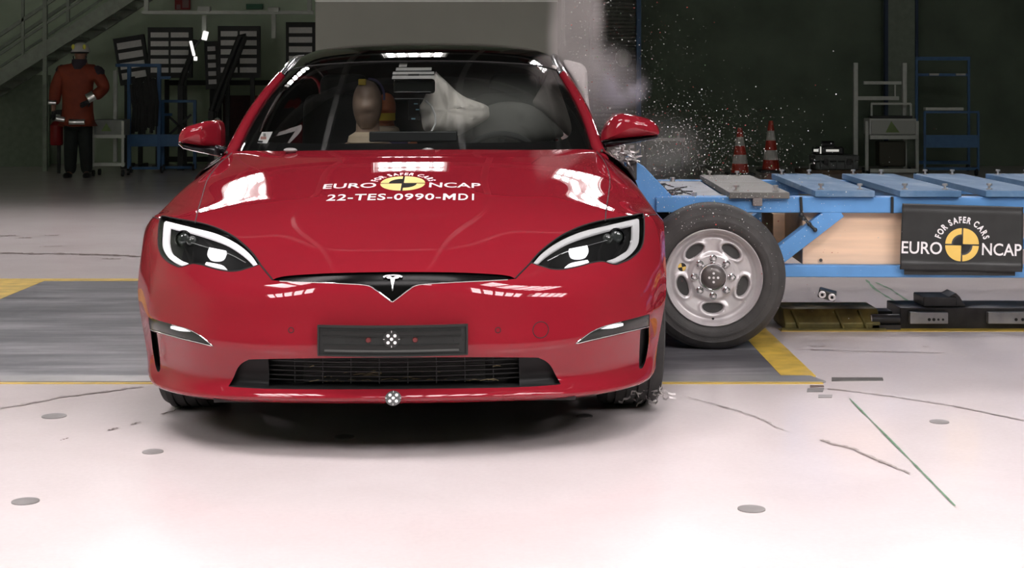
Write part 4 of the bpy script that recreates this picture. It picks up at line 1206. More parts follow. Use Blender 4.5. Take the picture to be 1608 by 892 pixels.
dummy(cA, .98, 'brown dummy head and shoulders behind the windscreen, yellow marker on top', M_skin, False)
cB = L(607, 190, 2.72)
dummy(cB, .66, 'smaller orange dummy head with yellow chin behind the brown one', M_or, True)

# ------------------------------------------------------------------ impact trolley
M_blue = mat('trolley_blue', (0.115, 0.30, 0.60), rough=0.5, spec=.3, var=0.10, vscale=6, rvar=0.08)
M_blue2 = worn_mat('deck_blue', ((.3, (.06, .13, .23)), (.5, (.10, .19, .31)), (.62, (.15, .24, .36)), (.78, (.25, .33, .42))), .6, 0, 5, (1, .5, 1), .1, 50, .08, .12)
M_alu = mat('deck_bare_steel', (0.135, 0.132, 0.122), rough=0.5, metal=0.4, var=0.35, vscale=5, rvar=.12, stretch=(.3, 5, 1))
M_wood = mat('plywood', (0.80, 0.56, 0.38), rough=0.65, var=0.16, vscale=3.5, stretch=(.4, 1, 5))
M_dgrey = mat('dark_grey_metal', (0.07, 0.07, 0.068), rough=0.5, metal=0.4, var=0.2)
M_rim = mat('rim_silver', (0.66, 0.63, 0.63), rough=0.36, metal=0.4, var=0.08, vscale=15, rvar=.06)
M_bolt = mat('bolt_zinc', (0.6, 0.58, 0.56), rough=0.3, metal=0.8)

TY = R(-1.6)
TP = Vector((0.929, 7.1, 0))
tro = empty('impact_trolley', TP, (0, 0, TY), 'blue steel impact trolley on a silver-rimmed wheel, driven into the car', 'trolley')
# axes: x along the trolley away from the car, y across it away from the camera (0 = outer face of the near wheel)
def TL(px, py, y):
    Mi = (Matrix.Translation(TP) @ Matrix.Rotation(TY, 4, 'Z')).inverted()
    o = Mi @ Vector((0, 0, CAMZ)); d = Mi.to_3x3() @ Vector(((px - CX) / F, 1, -(py - HY) / F))
    return o + d * ((y - o.y) / d.y)
yb = .24
zt, zb = TL(1300, 309.5, yb).z, TL(1300, 334.5, yb).z
lt, lb2 = TL(1300, 417, yb).z, TL(1300, 435.5, yb).z
xL = TL(1030, 320, yb).x; xE = 3.6
beam = MB(); beam.bx(xL, xE, yb, yb + .10, zb, zt); near_b = beam.build('upper_beam', M_blue, tro, bevel=.006)
beam = MB(); beam.bx(xL, xE, 1.55, 1.65, zb, zt); beam.build('upper_beam', M_blue, tro, bevel=.006)
xs_ = TL(1236, 420, yb).x
for yy in (yb, 1.55):
    MB().bx(xs_ - .1, xE, yy, yy + .09, lb2, lt).build('lower_rail', M_blue, tro, bevel=.006)
for x in (xL + .06, 1.0, 2.2, 3.5):
    MB().bx(x - .04, x + .04, yb + .10, 1.55, zb, zt - .01).build('cross_beam', M_blue, tro, bevel=.004)
for x in (1.0, 2.2, 3.5):
    MB().bx(x - .04, x + .04, yb + .10, 1.55, lb2, lt - .01).build('cross_beam', M_blue, tro, bevel=.004)
# slanting strut and posts
a, b = TL(1318, 330, yb - .002), TL(1222, 404, yb - .002)
MB().bar((a.x, yb + .045, a.z), (b.x, yb + .045, b.z), .085, .078).build('diagonal_strut', M_blue, tro, bevel=.004)
MB().bar((a.x, 1.60, a.z), (b.x, 1.60, b.z), .085, .078).build('diagonal_strut', M_blue, tro, bevel=.004)
# nose frame: slanting gussets rising to the barrier plate
for yy in (yb + .02, 1.55):
    P = [TL(*p, yb + .02) for p in ((1001, 255), (1012, 262), (1060, 313), (1060, 332), (1020, 334), (985, 300), (983, 270))]
    MB().prism([(p.x, yy, p.z) for p in P], (0, .08, 0)).build('nose_gusset', M_blue, tro, bevel=.004)
p0, p1 = TL(984, 249.5, yb), TL(1000, 283, yb)
for yy in (yb, 1.45):
    MB().bx(p0.x, p1.x, yy, yy + .2, p1.z, p0.z).build('nose_post', M_dgrey, tro, bevel=.003)
q0 = TL(974, 250, yb)
MB().bx(q0.x, p0.x, yb, yb + .06, p1.z - .05, p0.z).build('nose_flange', M_blue, tro)
MB().bx(q0.x, q0.x + .025, yb, 1.65, .30, p0.z - .02).build('barrier_back_plate', M_dgrey, tro, bevel=.004)
# crushed honeycomb barrier face
hc_ = MB(); rh = random.Random(5)
for k in range(70):
    c = TL(rh.uniform(950, 990), 0, yb); c.z = TL(970, rh.uniform(237, 266), yb).z; c.y = yb - .05 + rh.random() * .12
    pts = []; ang = rh.random() * 6.28
    for j in range(5):
        ang += rh.uniform(-1.4, 1.4); pts.append(c.copy()); c += Vector((math.cos(ang) * .022, rh.uniform(-.012, .012), math.sin(ang) * .012))
    for j in range(4):
        a_, b_ = pts[j], pts[j + 1]; n0 = len(hc_.v); hh = Vector((0, .02, .012 * rh.random()))
        hc_.v += [a_, b_, b_ + hh, a_ + hh]; hc_.f.append((n0, n0 + 1, n0 + 2, n0 + 3))
M_foil = mat('crushed_foil', (0.62, 0.58, 0.57), rough=0.35, metal=0.75, var=0.25, vscale=40)
hb = hc_.build('crushed_honeycomb', M_foil, tro, solid=.0012)
tag(hb, kind='stuff')
# deck plates
def deck(pxfl, pxfr, pxnr, pxnl, m, ztop=None):
    nl = TL(*pxnl, yb - .03)
    z = nl.z if ztop is None else ztop
    nr = TL(pxnr[0], pxnl[1], yb - .03)
    x0, x1 = nl.x, nr.x
    pl_ = MB().bx(x0, x1, yb - .03, 1.68, z - .030, z).build('deck_plate', m, tro, bevel=.003)
    for sx, sy in ((.16, .07), (.82, .07), (.16, .94), (.70, .94)):
        bx0 = x0 + (x1 - x0) * sx; by0 = yb - .03 + (1.71 - yb) * sy
        MB().cyl((bx0, by0, z), (bx0, by0, z + .018), .006, 10).cyl((bx0, by0, z + .018), (bx0, by0, z + .028), .013, 6).cyl((bx0, by0, z), (bx0, by0, z + .004), .015, 14).build('bolt', M_bolt, pl_)
    return pl_
deck(None, None, (1240, 302), (1145, 302), M_alu)
deck(None, None, (1374, 299), (1280, 299.5), M_blue2)
deck(None, None, (1510, 299), (1413, 299.5), M_blue2)
deck(None, None, (1642, 299), (1548, 299.5), M_blue2)
deck(None, None, (1780, 299), (1684, 299.5), M_blue2)
# open bay behind the nose: thin lipped tray
t0_, t1_ = TL(1062, 309, yb), TL(1140, 309, yb)
tr_ = MB(); tr_.bx(t0_.x, t1_.x, yb + .10, 1.55, zt - .012, zt - .004)
tr_.build('bay_tray', mat('bay_steel', (0.25, 0.27, 0.30), rough=.4, metal=.6, var=.2), tro)
for py, yy in ((284, 1.5), (309, yb + .05)):
    p = TL(1056 if py < 290 else 1090, py, yy)
    MB().cyl((p.x, yy, zt - .01), (p.x, yy, zt + .02), .014, 10).build('bolt', M_bolt, tro)
cr = MB(); rh = random.Random(9)
c = TL(1055, 300, .7)
for k in range(16):
    p = Vector((c.x - .06 + rh.random() * .16, .4 + rh.random() * .8, zt - .003)); a = rh.random() * 6.28
    cr.tube([p, p + Vector((.05 * math.cos(a), .1 * math.sin(a), .012 * rh.random())), p + Vector((.11 * math.cos(a + .6), .14 * math.sin(a + .6), .003))], .0035, 6)
cr.build('loose_wiring', M_dgrey, tro)
# plywood ballast boxes
w0, w1 = TL(1261, 416, yb + .03), TL(1440, 335, yb + .03)
MB().bx(w0.x, w1.x, yb + .05, yb + .62, w0.z, w1.z + .01).build('plywood_box', M_wood, tro, bevel=.004)
w0, w1 = TL(1212, 400, .9), TL(1255, 335, .9)
MB().bx(w0.x, w1.x, .86, 1.3, w0.z, w1.z).build('plywood_box', M_wood, tro, bevel=.004)
MB().cyl(TL(1289, 408.5, yb + .048), TL(1289, 408.5, yb + .04), .008, 10).build('screw', M_dgrey, tro)
# straps
def strap(pts, w_=.007): return MB().tube([TL(x, y, yb - .006) for x, y in pts], w_, 8).build('black_strap', M_bvinyl, tro, smooth=True)
strap([(1257.5, 309), (1258, 320), (1259, 337)]); strap([(1259, 338), (1269, 350), (1280, 361)]); strap([(1401, 309), (1401, 335)])
for (x, y) in ((1258, 337), (1262, 343), (1280, 361), (1271, 352)):
    MB().sphere(TL(x, y, yb - .010), .011, 10, 6).build('strap_knot', M_bvinyl, tro, smooth=True)
MB().bx(TL(1181, 315, yb).x, TL(1196, 315, yb).x, yb - .03, yb + .02, TL(1188, 323, yb).z, TL(1188, 308, yb).z).build('hinge_block', mat('hinge_grey', (0.22, 0.20, 0.19), rough=.5, metal=.4), tro, bevel=.003)

# wheel: steel rim with five oval windows
RT = .338
yw = .0
prof = [(.215, .17), (.222, .030), (.228, .012), (.236, .006), (.262, .0), (.292, .002), (.318, .012), (.331, .030), (RT, .05), (RT, .165), (.330, .19), (.30, .21), (.22, .20)]
full = []
for (r0, h0), (r1, h1) in zip(prof[:-1], prof[1:]):
    full.append((r0, h0))
full.append(prof[-1])
wheel_rim = None
zp = lambda r: np.interp(r, [0, .060, .066, .10, .108, .118, .150, .178, .196, .204, .214, .220], [.030, .030, .034, .034, .044, .056, .050, .046, .060, .052, .020, .016])
holes5 = []
for k in range(5):
    a = PI / 2 + PI + 2 * PI * k / 5
    a += 0.0
    cxh, czh = .148 * math.cos(a), .148 * math.sin(a)
    t = a + PI / 2
    loop = []
    for j in range(36):
        s_ = 2 * PI * j / 36
        ex, ez = .046 * math.cos(s_), .022 * math.sin(s_) + (.006 * math.cos(s_) ** 2)
        loop.append((cxh + ex * math.cos(t) - ez * math.sin(t), czh + ex * math.sin(t) + ez * math.cos(t)))
    holes5.append(loop)
pts = [(0.0, 0.0)]
for r_ in list(np.linspace(.012, .205, 36)) + [.209, .213]:
    n_ = max(10, int(2 * PI * r_ / .0075)); pts += [(r_ * math.cos(2 * PI * i / n_), r_ * math.sin(2 * PI * i / n_)) for i in range(n_)]
outer = [(.2165 * math.cos(2 * PI * i / 120), .2165 * math.sin(2 * PI * i / 120)) for i in range(120)]
pts = [p for p in pts if not any(inpoly([p[0]], [p[1]], h)[0] for h in holes5)]
V, T = cdt(pts, [(h, True) for h in holes5] + [(outer, True)])
c = V[T].mean(1); keep = np.ones(len(T), bool)
for h in holes5: keep &= ~inpoly(c[:, 0], c[:, 1], h)
T = T[keep]
rr = np.hypot(V[:, 0], V[:, 1]); dep = zp(rr)
# pressed collar round each window
hd_ = np.full(len(V), 9.0)
for h in holes5:
    ha = np.array(h); d_ = np.sqrt(((V[:, None, :] - ha[None]) ** 2).sum(2)).min(1); hd_ = np.minimum(hd_, d_)
dep = dep - .012 * np.exp(-((hd_ - .010) / .008) ** 2) + .014 * np.exp(-(hd_ / .006) ** 2)
p3d = np.stack([V[:, 0], dep, V[:, 1]], 1)
fn = np.cross(p3d[T[:, 1]] - p3d[T[:, 0]], p3d[T[:, 2]] - p3d[T[:, 0]]); bad = fn[:, 1] > 0; T[bad] = T[bad][:, ::-1]
used = np.unique(T); mp = -np.ones(len(V), int); mp[used] = np.arange(len(used))
wheel = link_mesh('wheel_rim', p3d[used], mp[T], M_rim, tro, loc=(0, 0, RT))
tag(wheel, 'silver steel wheel with five oval windows')
for h in holes5:
    ha = np.array(h); d0 = zp(np.hypot(ha[:, 0], ha[:, 1])) + .012
    k = len(h); vs = [(x, d, z) for (x, z), d in zip(h, d0)] + [(x * .995, d + .022, z * .995) for (x, z), d in zip(h, d0)]
    link_mesh('window_edge', vs, [(i, (i + 1) % k, k + (i + 1) % k, k + i) for i in range(k)], M_rim, wheel)
MB().lathe([(.2165, .016), (.2185, .002), (.222, -.002), (.226, .003), (.226, .012), (.217, .02), (.212, .15), (.205, .18)], 'Y', 96).build('rim_flange', M_rim, wheel, smooth=True)
M_tyre = mat('trolley_tyre_rubber', (0.050, 0.048, 0.046), rough=0.72, var=0.22, vscale=14, bump=.15, bscale=120)
tm = MB(); prof2 = [(.216, .17), (.222, .024), (.227, .006), (.236, -.004), (.250, -.010), (.262, -.0115), (.2625, -.013), (.270, -.013), (.2705, -.0115), (.292, -.006), (.296, -.007), (.299, -.0045), (.316, .008), (.328, .024), (.335, .042)]
for g in (.055, .085, .115, .145):
    prof2 += [(RT, g), (RT, g + .020), (RT - .007, g + .022), (RT - .007, g + .027)]
prof2 += [(RT, .172), (.333, .19), (.318, .212), (.29, .226), (.25, .226), (.222, .20)]
tm.lathe(prof2, 'Y', 128)
tm.build('tyre', M_tyre, wheel, smooth=True, angle=40)
MB().lathe([(0, .05), (.19, .06), (.205, .10), (0, .11)], 'Y', 48).build('brake_drum', M_dgrey, wheel, smooth=True)
# hub and nuts
MB().lathe([(.046, .034), (.058, .026), (.062, .026), (.066, .031), (.066, .036)], 'Y', 48).build('hub_ring', M_chrome, wheel, smooth=True)
hub = MB().lathe([(0, .006), (.030, .007), (.044, .012), (.054, .024), (.056, .034)], 'Y', 40).build('hub_cap', mat('hub_grey_brown', (0.14, 0.125, 0.12), rough=.35, metal=.3), wheel, smooth=True)
for x, z in ((0, 0), (.020, 0), (-.020, 0), (0, .020), (0, -.020)):
    MB().lathe([(0, .0035), (.0056, .0035), (.0056, .008)], 'Y', 14, (x, 0, z)).build('target_dot', M_white, wheel, smooth=True)
for k in range(8):
    a = 2 * PI * k / 8; cx_, cz_ = .0865 * math.cos(a), .0865 * math.sin(a)
    m = MB().lathe([(.017, .034), (.018, .029), (.0165, .027), (.0125, .028)], 'Y', 20, (cx_, 0, cz_))
    m.lathe([(0, .004), (.007, .004), (.0095, .008), (.0115, .014), (.0115, .034)], 'Y', 6, (cx_, 0, cz_))
    m.build('lug_nut', M_chrome, wheel)
# small yellow and black quartered target on the rim face
tg = Vector((-.142, zp(.145) - .003, .044))
d1 = MB().lathe([(0, 0), (.0195, 0), (.0195, .003)], 'Y', 28, tg).build('target_disc', M_bvinyl, wheel)
qy = MB()
for a0 in (PI / 2 + .2, 3 * PI / 2 + .2):
    vs_, fs_ = sector(.001, .0185, a0, a0 + PI / 2, 8); b0 = len(qy.v)
    qy.v += [tg + Vector((x, -.0012, z)) for x, z in vs_]; qy.f += [tuple(i + b0 for i in f) for f in fs_]
qy.build('target_quarter', M_yel, wheel)
MB().lathe([(0, -.002), (.006, -.002), (.007, .03)], 'Y', 12, (.002, zp(.19), -.195)).build('valve', M_black, wheel)
# the other three wheels, plainer
for (x, y) in ((0, 1.55), (2.75, .0), (2.75, 1.55)):
    m = MB().lathe([(.02, .05), (.15, .06), (.205, .03), (.222, .02), (.25, -.01), (.30, -.002), (.330, .03), (RT, .06), (RT, .17), (.32, .205), (.25, .22), (.18, .15), (.02, .14)], 'Y', 64)
    m.build('wheel', M_tyre, tro, smooth=True, loc=(x, y, RT))
for x in (0, 2.75):
    MB().cyl((x, .12, RT), (x, 1.7, RT), .045, 16).build('axle', M_dgrey, tro, smooth=True)
    for yy in (yb + .05, 1.50):
        MB().bx(x - .05, x + .05, yy, yy + .06, RT - .03, zb).build('axle_mount', M_blue, tro, bevel=.004)

# banner hung over the side of the trolley
bm_ = Matrix.Translation(TP) @ Matrix.Rotation(TY, 4, 'Z')
yB = yb - .035
c4 = [TL(*p, yB) for p in ((1417, 319.5), (1607, 325), (1605, 427), (1413, 423))]
def bil(u, v):
    p = c4[0] * (1 - u) * (1 - v) + c4[1] * u * (1 - v) + c4[2] * u * v + c4[3] * (1 - u) * v
    return p
def ban(u, v, off=0.0):
    p = bil(u, v); p = p.copy()
    p.y += .004 * math.sin(u * 9 + v * 3) * (.3 + v) + .004 * math.exp(-((v - .06) / .03) ** 2) - .006 * math.exp(-((v - .92) / .03) ** 2) + off
    return p
NB = (60, 36)
bvs = [ban(i / NB[0], j / NB[1]) for j in range(NB[1] + 1) for i in range(NB[0] + 1)]
bfs = [(j * (NB[0] + 1) + i, j * (NB[0] + 1) + i + 1, (j + 1) * (NB[0] + 1) + i + 1, (j + 1) * (NB[0] + 1) + i) for j in range(NB[1]) for i in range(NB[0])]
ben = empty('banner', bm_ @ bil(.5, 1.0), (0, 0, TY), 'black vinyl banner with yellow roundel hung on the blue trolley', 'banner')
bo = bil(.5, 1.0)
def sh(vs): return [Vector(v) - bo for v in vs]
o_ = link_mesh('sheet', sh(bvs), bfs, M_bvinyl, ben)
md = o_.modifiers.new('solid', 'SOLIDIFY'); md.thickness = .003; md.offset = 0
W4 = (c4[1] - c4[0]).length; H4 = (c4[3] - c4[0]).length
ctr = (.5, .605); rad_ = 26.6 / 190.0 * W4
# centre of the roundel in sheet coordinates
ctr = ((1511 - 1415) / 191.5, (384.5 - 322) / 103.5)
def onban(vf, name, m, parent, off, kx=1.0, ky=1.0, ml=.3):
    vs, fs = refine(vf, ml)
    P = [ban(ctr[0] + x * rad_ * kx / W4, ctr[1] - y * rad_ * ky / H4, -off) for x, y in vs]
    P = sh(P)
    n = np.tile([0, -1.0, 0], (len(P), 1)); A = np.array([tuple(p) for p in P])
    return link_mesh(name, P, fixwind(A, np.array(fs), n), m, parent)
rd = onban(merge2d(sector(0, 1.0, 0, 2 * PI, 48)), 'roundel', M_bvinyl, ben, .003)
onban(yel, 'yellow_quarter', M_yel, rd, .0042)
for wd in letters: onban(wd, 'white_lettering', M_white, ben, .003, 1.03, 1.12)
onban(arc, 'arched_lettering', M_white, ben, .003, 1.1, 1.1)
fl = [TL(*p, yB + .012) for p in ((1420, 420), (1594, 422), (1594, 433), (1420, 431.5))]
MB().prism(sh(fl), (0, .004, 0)).build('hem_fold', M_bvinyl, ben)

# tow rail, sled and coupling on the floor under the trolley
M_oily = mat('oily_yellow_steel', (0.15, 0.125, 0.035), rough=.5, metal=.3, var=.5, vscale=10)
M_dk = mat('oiled_black_steel', (0.05, 0.047, 0.045), rough=.45, metal=.4, var=.3)
M_ali = mat('rail_face_grey', (0.36, 0.35, 0.34), rough=.4, metal=.4, var=.2)
sl = empty('tow_sled', (FL(1300, 519)[0], 7.72, 0), (0, 0, 0), 'dirty yellow tow sled lying on the floor beside the trolley wheel', 'sled')
so = Vector(sl.location)
def SLp(px, py, D): return W(px, py, D) - so
m = MB(); a, b = SLp(1232, 520, 7.72), SLp(1366, 487, 7.95)
m.prism([(a.x, 0, .0), (a.x + .0, 0, .035), (a.x, .06, .10), (a.x, .30, .10), (a.x, .34, 0)], (b.x - a.x, 0, 0))
m.build('sled_body', M_oily, sl, bevel=.006)
for px in (1256, 1325, 1362):
    p = SLp(px, 518, 7.70)
    MB().bar((p.x, -.02, .004), (p.x - .03, .045, .095), .012, .012).build('rib', M_oily, sl)
for px in (1264, 1280, 1334, 1350):
    p = SLp(px, 511, 7.715)
    MB().sphere((p.x, .012, .03), .012, 10, 6).build('bolt', M_chrome, sl)
MB().bx(a.x - .02, b.x + .02, -.035, .0, .0, .012).build('base_strip', M_oily, sl)
cp = empty('coupling', W(1390, 515, 7.75) * 1.0, (0, 0, 0), 'black cylinder coupling between the yellow sled and the tow rail', 'coupling')
cp.location.z = 0
co = Vector(cp.location)
a, b = W(1368, 509, 7.75) - co, W(1412, 507, 7.75) - co
MB().cyl((a.x, 0, .05), (b.x, 0, .05), .026, 18).build('cylinder', M_dk, cp, smooth=True)
MB().bx(a.x - .01, b.x - .02, .05, .16, .0, .085).build('block', M_dk, cp, bevel=.006)
MB().cyl((a.x - .004, 0, .05), (a.x + .01, 0, .05), .022, 14).build('end_cap', M_bolt, cp, smooth=True)
MB().bx(a.x, b.x, -.03, .03, 0, .025).build('foot', M_dk, cp)
rl_ = empty('tow_rail', (W(1500, 515, 7.75).x, 7.75, 0), (0, 0, 0), 'black tow rail with grey face plates on the floor under the banner', 'rail')
ro_ = Vector(rl_.location)
x0, x1 = (W(1411, 500, 7.8) - ro_).x, 2.2
MB().bx(x0, x1, .02, .30, .0, .105).build('rail_body', M_dk, rl_, bevel=.005)
for (pa_, pb_) in ((1430, 1490), (1553, 1640), (1680, 1760)):
    xa_, xb_ = (W(pa_, 505, 7.72) - ro_).x, (W(pb_, 505, 7.72) - ro_).x
    f = MB().bx(xa_, xb_, -.02, .02, .03, .088).build('face_plate', M_ali, rl_, bevel=.003)
    for k in range(4):
        xx = xa_ + (xb_ - xa_) * (.5 + .12 * k)
        MB().cyl((xx, -.0225, .052), (xx, -.019, .052), .008 if k < 2 else .006, 10).build('bolt_hole', M_black, f)
xa_, xb_ = (W(1446, 480, 7.85) - ro_).x, (W(1498, 480, 7.85) - ro_).x
MB().bx(xa_, xb_, .05, .25, .105, .155).build('carriage', M_dk, rl_, bevel=.006)
xa_ = (W(1487, 480, 7.85) - ro_).x
MB().prism([(xa_, .06, .155), (xa_ + .035, .06, .175), (xa_ + .055, .06, .155), (xa_ + .085, .06, .105), (xa_, .06, .105)], (0, .16, 0)).build('stop_block', M_dk, rl_, bevel=.004)

# black twin-ended connector in the air above the floor
cn = empty('connector', W(1299, 462, 7.25), (R(10), R(14), R(-12)), 'small black twin-lens box flying above the white floor', 'connector')
MB().box((0, 0, 0), (.082, .05, .042)).build('case', mat('connector_black', (0.02, 0.022, 0.02), rough=.35), cn, bevel=.006)
for x in (-.022, .024):
    l_ = MB().lathe([(.0, -.028), (.010, -.029), (.014, -.031), (.017, -.029), (.017, -.02)], 'Y', 24, (x, 0, 0)).build('lens_ring', M_rim, cn, smooth=True)
    MB().lathe([(0, -.0315), (.007, -.0315), (.007, -.028)], 'Y', 16, (x, 0, 0)).build('lens', M_gblack, l_, smooth=True)

# shreds of foil and wire by the front tyre
fb = MB(); rh = random.Random(12)
for k in range(44):
    c = W(rh.uniform(980, 1042), rh.uniform(603, 627), 5.75 + rh.uniform(-.05, .05)); a = rh.random() * 6.28; pts = []
    for j in range(5):
        pts.append(c.copy()); a += rh.uniform(-1.6, 1.6); c += Vector((math.cos(a) * .014, rh.uniform(-.01, .01), math.sin(a) * .012))
    for j in range(4):
        n0 = len(fb.v); hh = Vector((0, .006, .006)); fb.v += [pts[j], pts[j + 1], pts[j + 1] + hh, pts[j] + hh]; fb.f.append((n0, n0 + 1, n0 + 2, n0 + 3))
fo = fb.build('foil_shreds', M_foil, solid=.001)
tag(fo, 'torn silver foil shreds caught by the car front tyre', 'debris', kind='stuff')

# glass crumbs and grit thrown up by the impact
gb = MB(); gr_ = MB(); gd = MB(); rh = random.Random(21)
def crumb(mb, c, s):
    n0 = len(mb.v); A = Matrix.Rotation(rh.random() * 6.28, 3, Vector((rh.random() - .5, rh.random() - .5, rh.random() - .5)).normalized())
    vs = [Vector(v) * s for v in ((1, .2, 0), (-.6, .9, .1), (-.5, -.8, .2), (.1, 0, .9), (.05, .1, -.7))]
    mb.v += [c + A @ v for v in vs]; mb.f += [(n0 + a_, n0 + b_, n0 + c_) for a_, b_, c_ in ((0, 1, 3), (1, 2, 3), (2, 0, 3), (1, 0, 4), (2, 1, 4), (0, 2, 4))]
def gauss_px(cx, cy, sx, sy): return rh.gauss(cx, sx), rh.gauss(cy, sy)
n_ = 0
while n_ < 4600:
    r_ = rh.random()
    if r_ < .45: px, py = gauss_px(1080, 240, 75, 45)
    elif r_ < .70: px, py = rh.gauss(915 + 0, 22) + (rh.random() * 30), rh.uniform(-40, 220)
    elif r_ < .86: px, py = gauss_px(985, 130, 60, 80)
    else: px, py = gauss_px(1200, 310, 130, 80)
    if px < 875 or py > 540 or (px < 960 and py > 225 ): continue
    if px > 1330 and rh.random() < .7: continue
    D = rh.uniform(6.9, 8.2)
    if 1040 < px < 1240 and 320 < py < 552: D = rh.uniform(6.75, 7.0)
    elif py > 300: D = rh.uniform(6.9, 7.15)
    s = .0013 + .0032 * rh.random() ** 5
    crumb((gb, gr_, gd)[0 if rh.random() < .80 else (1 if rh.random() < .6 else 2)], W(px, py, D), s); n_ += 1
tag(gb.build('glass_crumbs', mat('glass_crumb', (0.75, 0.76, 0.72), rough=.15, spec=1.0)), 'spray of pale glass crumbs flying beside the red door mirror', 'debris', kind='stuff')
tag(gr_.build('red_crumbs', mat('red_crumb', (0.45, 0.05, 0.04), rough=.4)), 'sparse red paint chips flying above the trolley', 'debris', kind='stuff')
tag(gd.build('green_crumbs', mat('green_crumb', (0.25, 0.45, 0.22), rough=.3)), 'sparse greenish glass chips flying above the trolley', 'debris', kind='stuff')

# ------------------------------------------------------------------ back of the hall
M_bgwall = mat('backdrop_grey', (0.19, 0.195, 0.165), rough=.75, var=.05, vscale=1.5)
M_louvre = mat('louvre_grey', (0.15, 0.16, 0.135), rough=.7, var=.1)
M_dblue = mat('dark_blue_steel', (0.035, 0.11, 0.24), rough=.5, var=.15)
M_frame = mat('pale_frame', (0.50, 0.53, 0.48), rough=.5, var=.08)
M_dark = mat('dark_metal', (0.02, 0.021, 0.02), rough=.6, var=.2)
M_diff = mat('lamp_diffuser', (0.66, 0.65, 0.63), rough=.5, var=.06, vscale=40)

def bgx(px, D): return (px - CX) * D / F
def bgz(py, D): return CAMZ - (py - HY) * D / F
# grey screen behind the car
bd_ = empty('backdrop_screen', (bgx(685, 16.5), 16.5, 0), label='large plain grey screen standing behind the car roof', cat='screen')
x0, x1 = bgx(495, 16.5) - bgx(685, 16.5), bgx(876, 16.5) - bgx(685, 16.5)
MB().bx(x0, x1, 0, .05, .15, 3.4).build('screen_panel', M_bgwall, bd_, bevel=.01)
for x in (x0 + .3, x1 - .3):
    MB().bx(x - .04, x + .04, .05, .13, .0, 3.3).bx(x - .04, x + .04, -.3, .5, 0, .05).build('stand', M_steel, bd_)
MB().bx(x0, x1, -.004, .054, bgz(3, 16.5), bgz(0, 16.5) ).build('top_batten', M_frame, bd_)
# louvred wall and pale wall right of the screen, dark curtain over the right half
def wallbox(name, p0, p1, D, th, m, z0=0.0, z1=9.0): return slab(name, bgx(p0, D), bgx(p1, D), D, D + th, z0, z1, m)
wallbox('wall_pale_bay', 860, 932, 24.3, .1, M_bgwall)
lou = MB(); x0, x1 = bgx(930, 24), bgx(1000, 24)
lou.bx(x0, x1, 24.1, 24.2, 0, 9)
for k in range(150): lou.box(((x0 + x1) / 2, 24.07, .03 + k * .06), (x1 - x0, .05, .03), (R(30), 0, 0))
struct(lou.build('wall_louvre', M_louvre))
slab('trim_louvre_post', bgx(926, 24) , bgx(931, 24), 23.95, 24.1, 0, 9, M_dark)
slab('trim_blue_post', bgx(999, 24), bgx(1006, 24), 23.9, 24.1, 0, 9, M_dblue)
cu = MB(); xs_c = np.linspace(bgx(1006, 24), 11.8, 260)
cv = []
for x in xs_c:
    y = 24.1 + .008 * math.sin(x * 9)
    cv += [(x, y, 0), (x, y, 9)]
struct(link_mesh('wall_curtain', cv, [(2 * i, 2 * i + 2, 2 * i + 3, 2 * i + 1) for i in range(len(xs_c) - 1)], M_curtain))
slab('trim_column', bgx(1390, 23.9), bgx(1434, 23.9), 23.8, 24.05, 0, 9, mat('column_green_grey', (0.19, 0.23, 0.18), rough=.8, var=.1))
slab('trim_column_edge', bgx(1386, 23.9), bgx(1391, 23.9), 23.75, 23.85, 0, 9, mat('column_edge_blue', (0.03, 0.05, 0.09), rough=.7))
slab('trim_column_edge', bgx(1434, 23.9), bgx(1438, 23.9), 23.75, 23.85, 0, 9, MATS['column_edge_blue'])
slab('wall_back_left', -12, bgx(500, 25), 24.8, 25, 0, 9, M_wall)
slab('baseboard_left', -12, bgx(80, 24), 23.9, 24.0, 0, 1.42, mat('dado_dark_green', (0.22, 0.27, 0.20), rough=.8, var=.1))
# round wall lamp with cage, and a hanging pull cord
wl_ = empty('wall_lamp', W(979, 91, 23.8), label='round glass wall lamp on the louvred wall above the smoke', cat='lamp')
MB().sphere((0, 0, 0), (.115, .08, .125), 20, 12).build('glass_globe', mat('frosted_globe', (0.42, 0.42, 0.38), rough=.3, coat=.5), wl_, smooth=True)
MB().cyl((0, .06, -.02), (0, .28, -.02), .05, 12).build('bracket', M_dark, wl_, smooth=True)
rg_ = MB()
for a in (0, PI / 3, 2 * PI / 3): rg_.tube([(.125 * math.cos(t) * math.cos(a), -.09 * abs(math.cos(t)) * 1.0 * (1 if True else 0) * math.sin(a) - .0, .135 * math.sin(t)) for t in np.linspace(0, 2 * PI, 24)[:-1]], .004, 5, closed=True)
rg_.build('wire_cage', M_frame, wl_)
tag(MB().tube([W(884, -30, 23.9), W(884.5, 20, 23.9), W(884, 45, 23.9), W(885.5, 72, 23.9)], .03, 6).build('wall_rope', mat('cord_white', (0.6, 0.6, 0.58), rough=.6)), 'pale rope hanging down the wall behind the dust plume', 'rope')

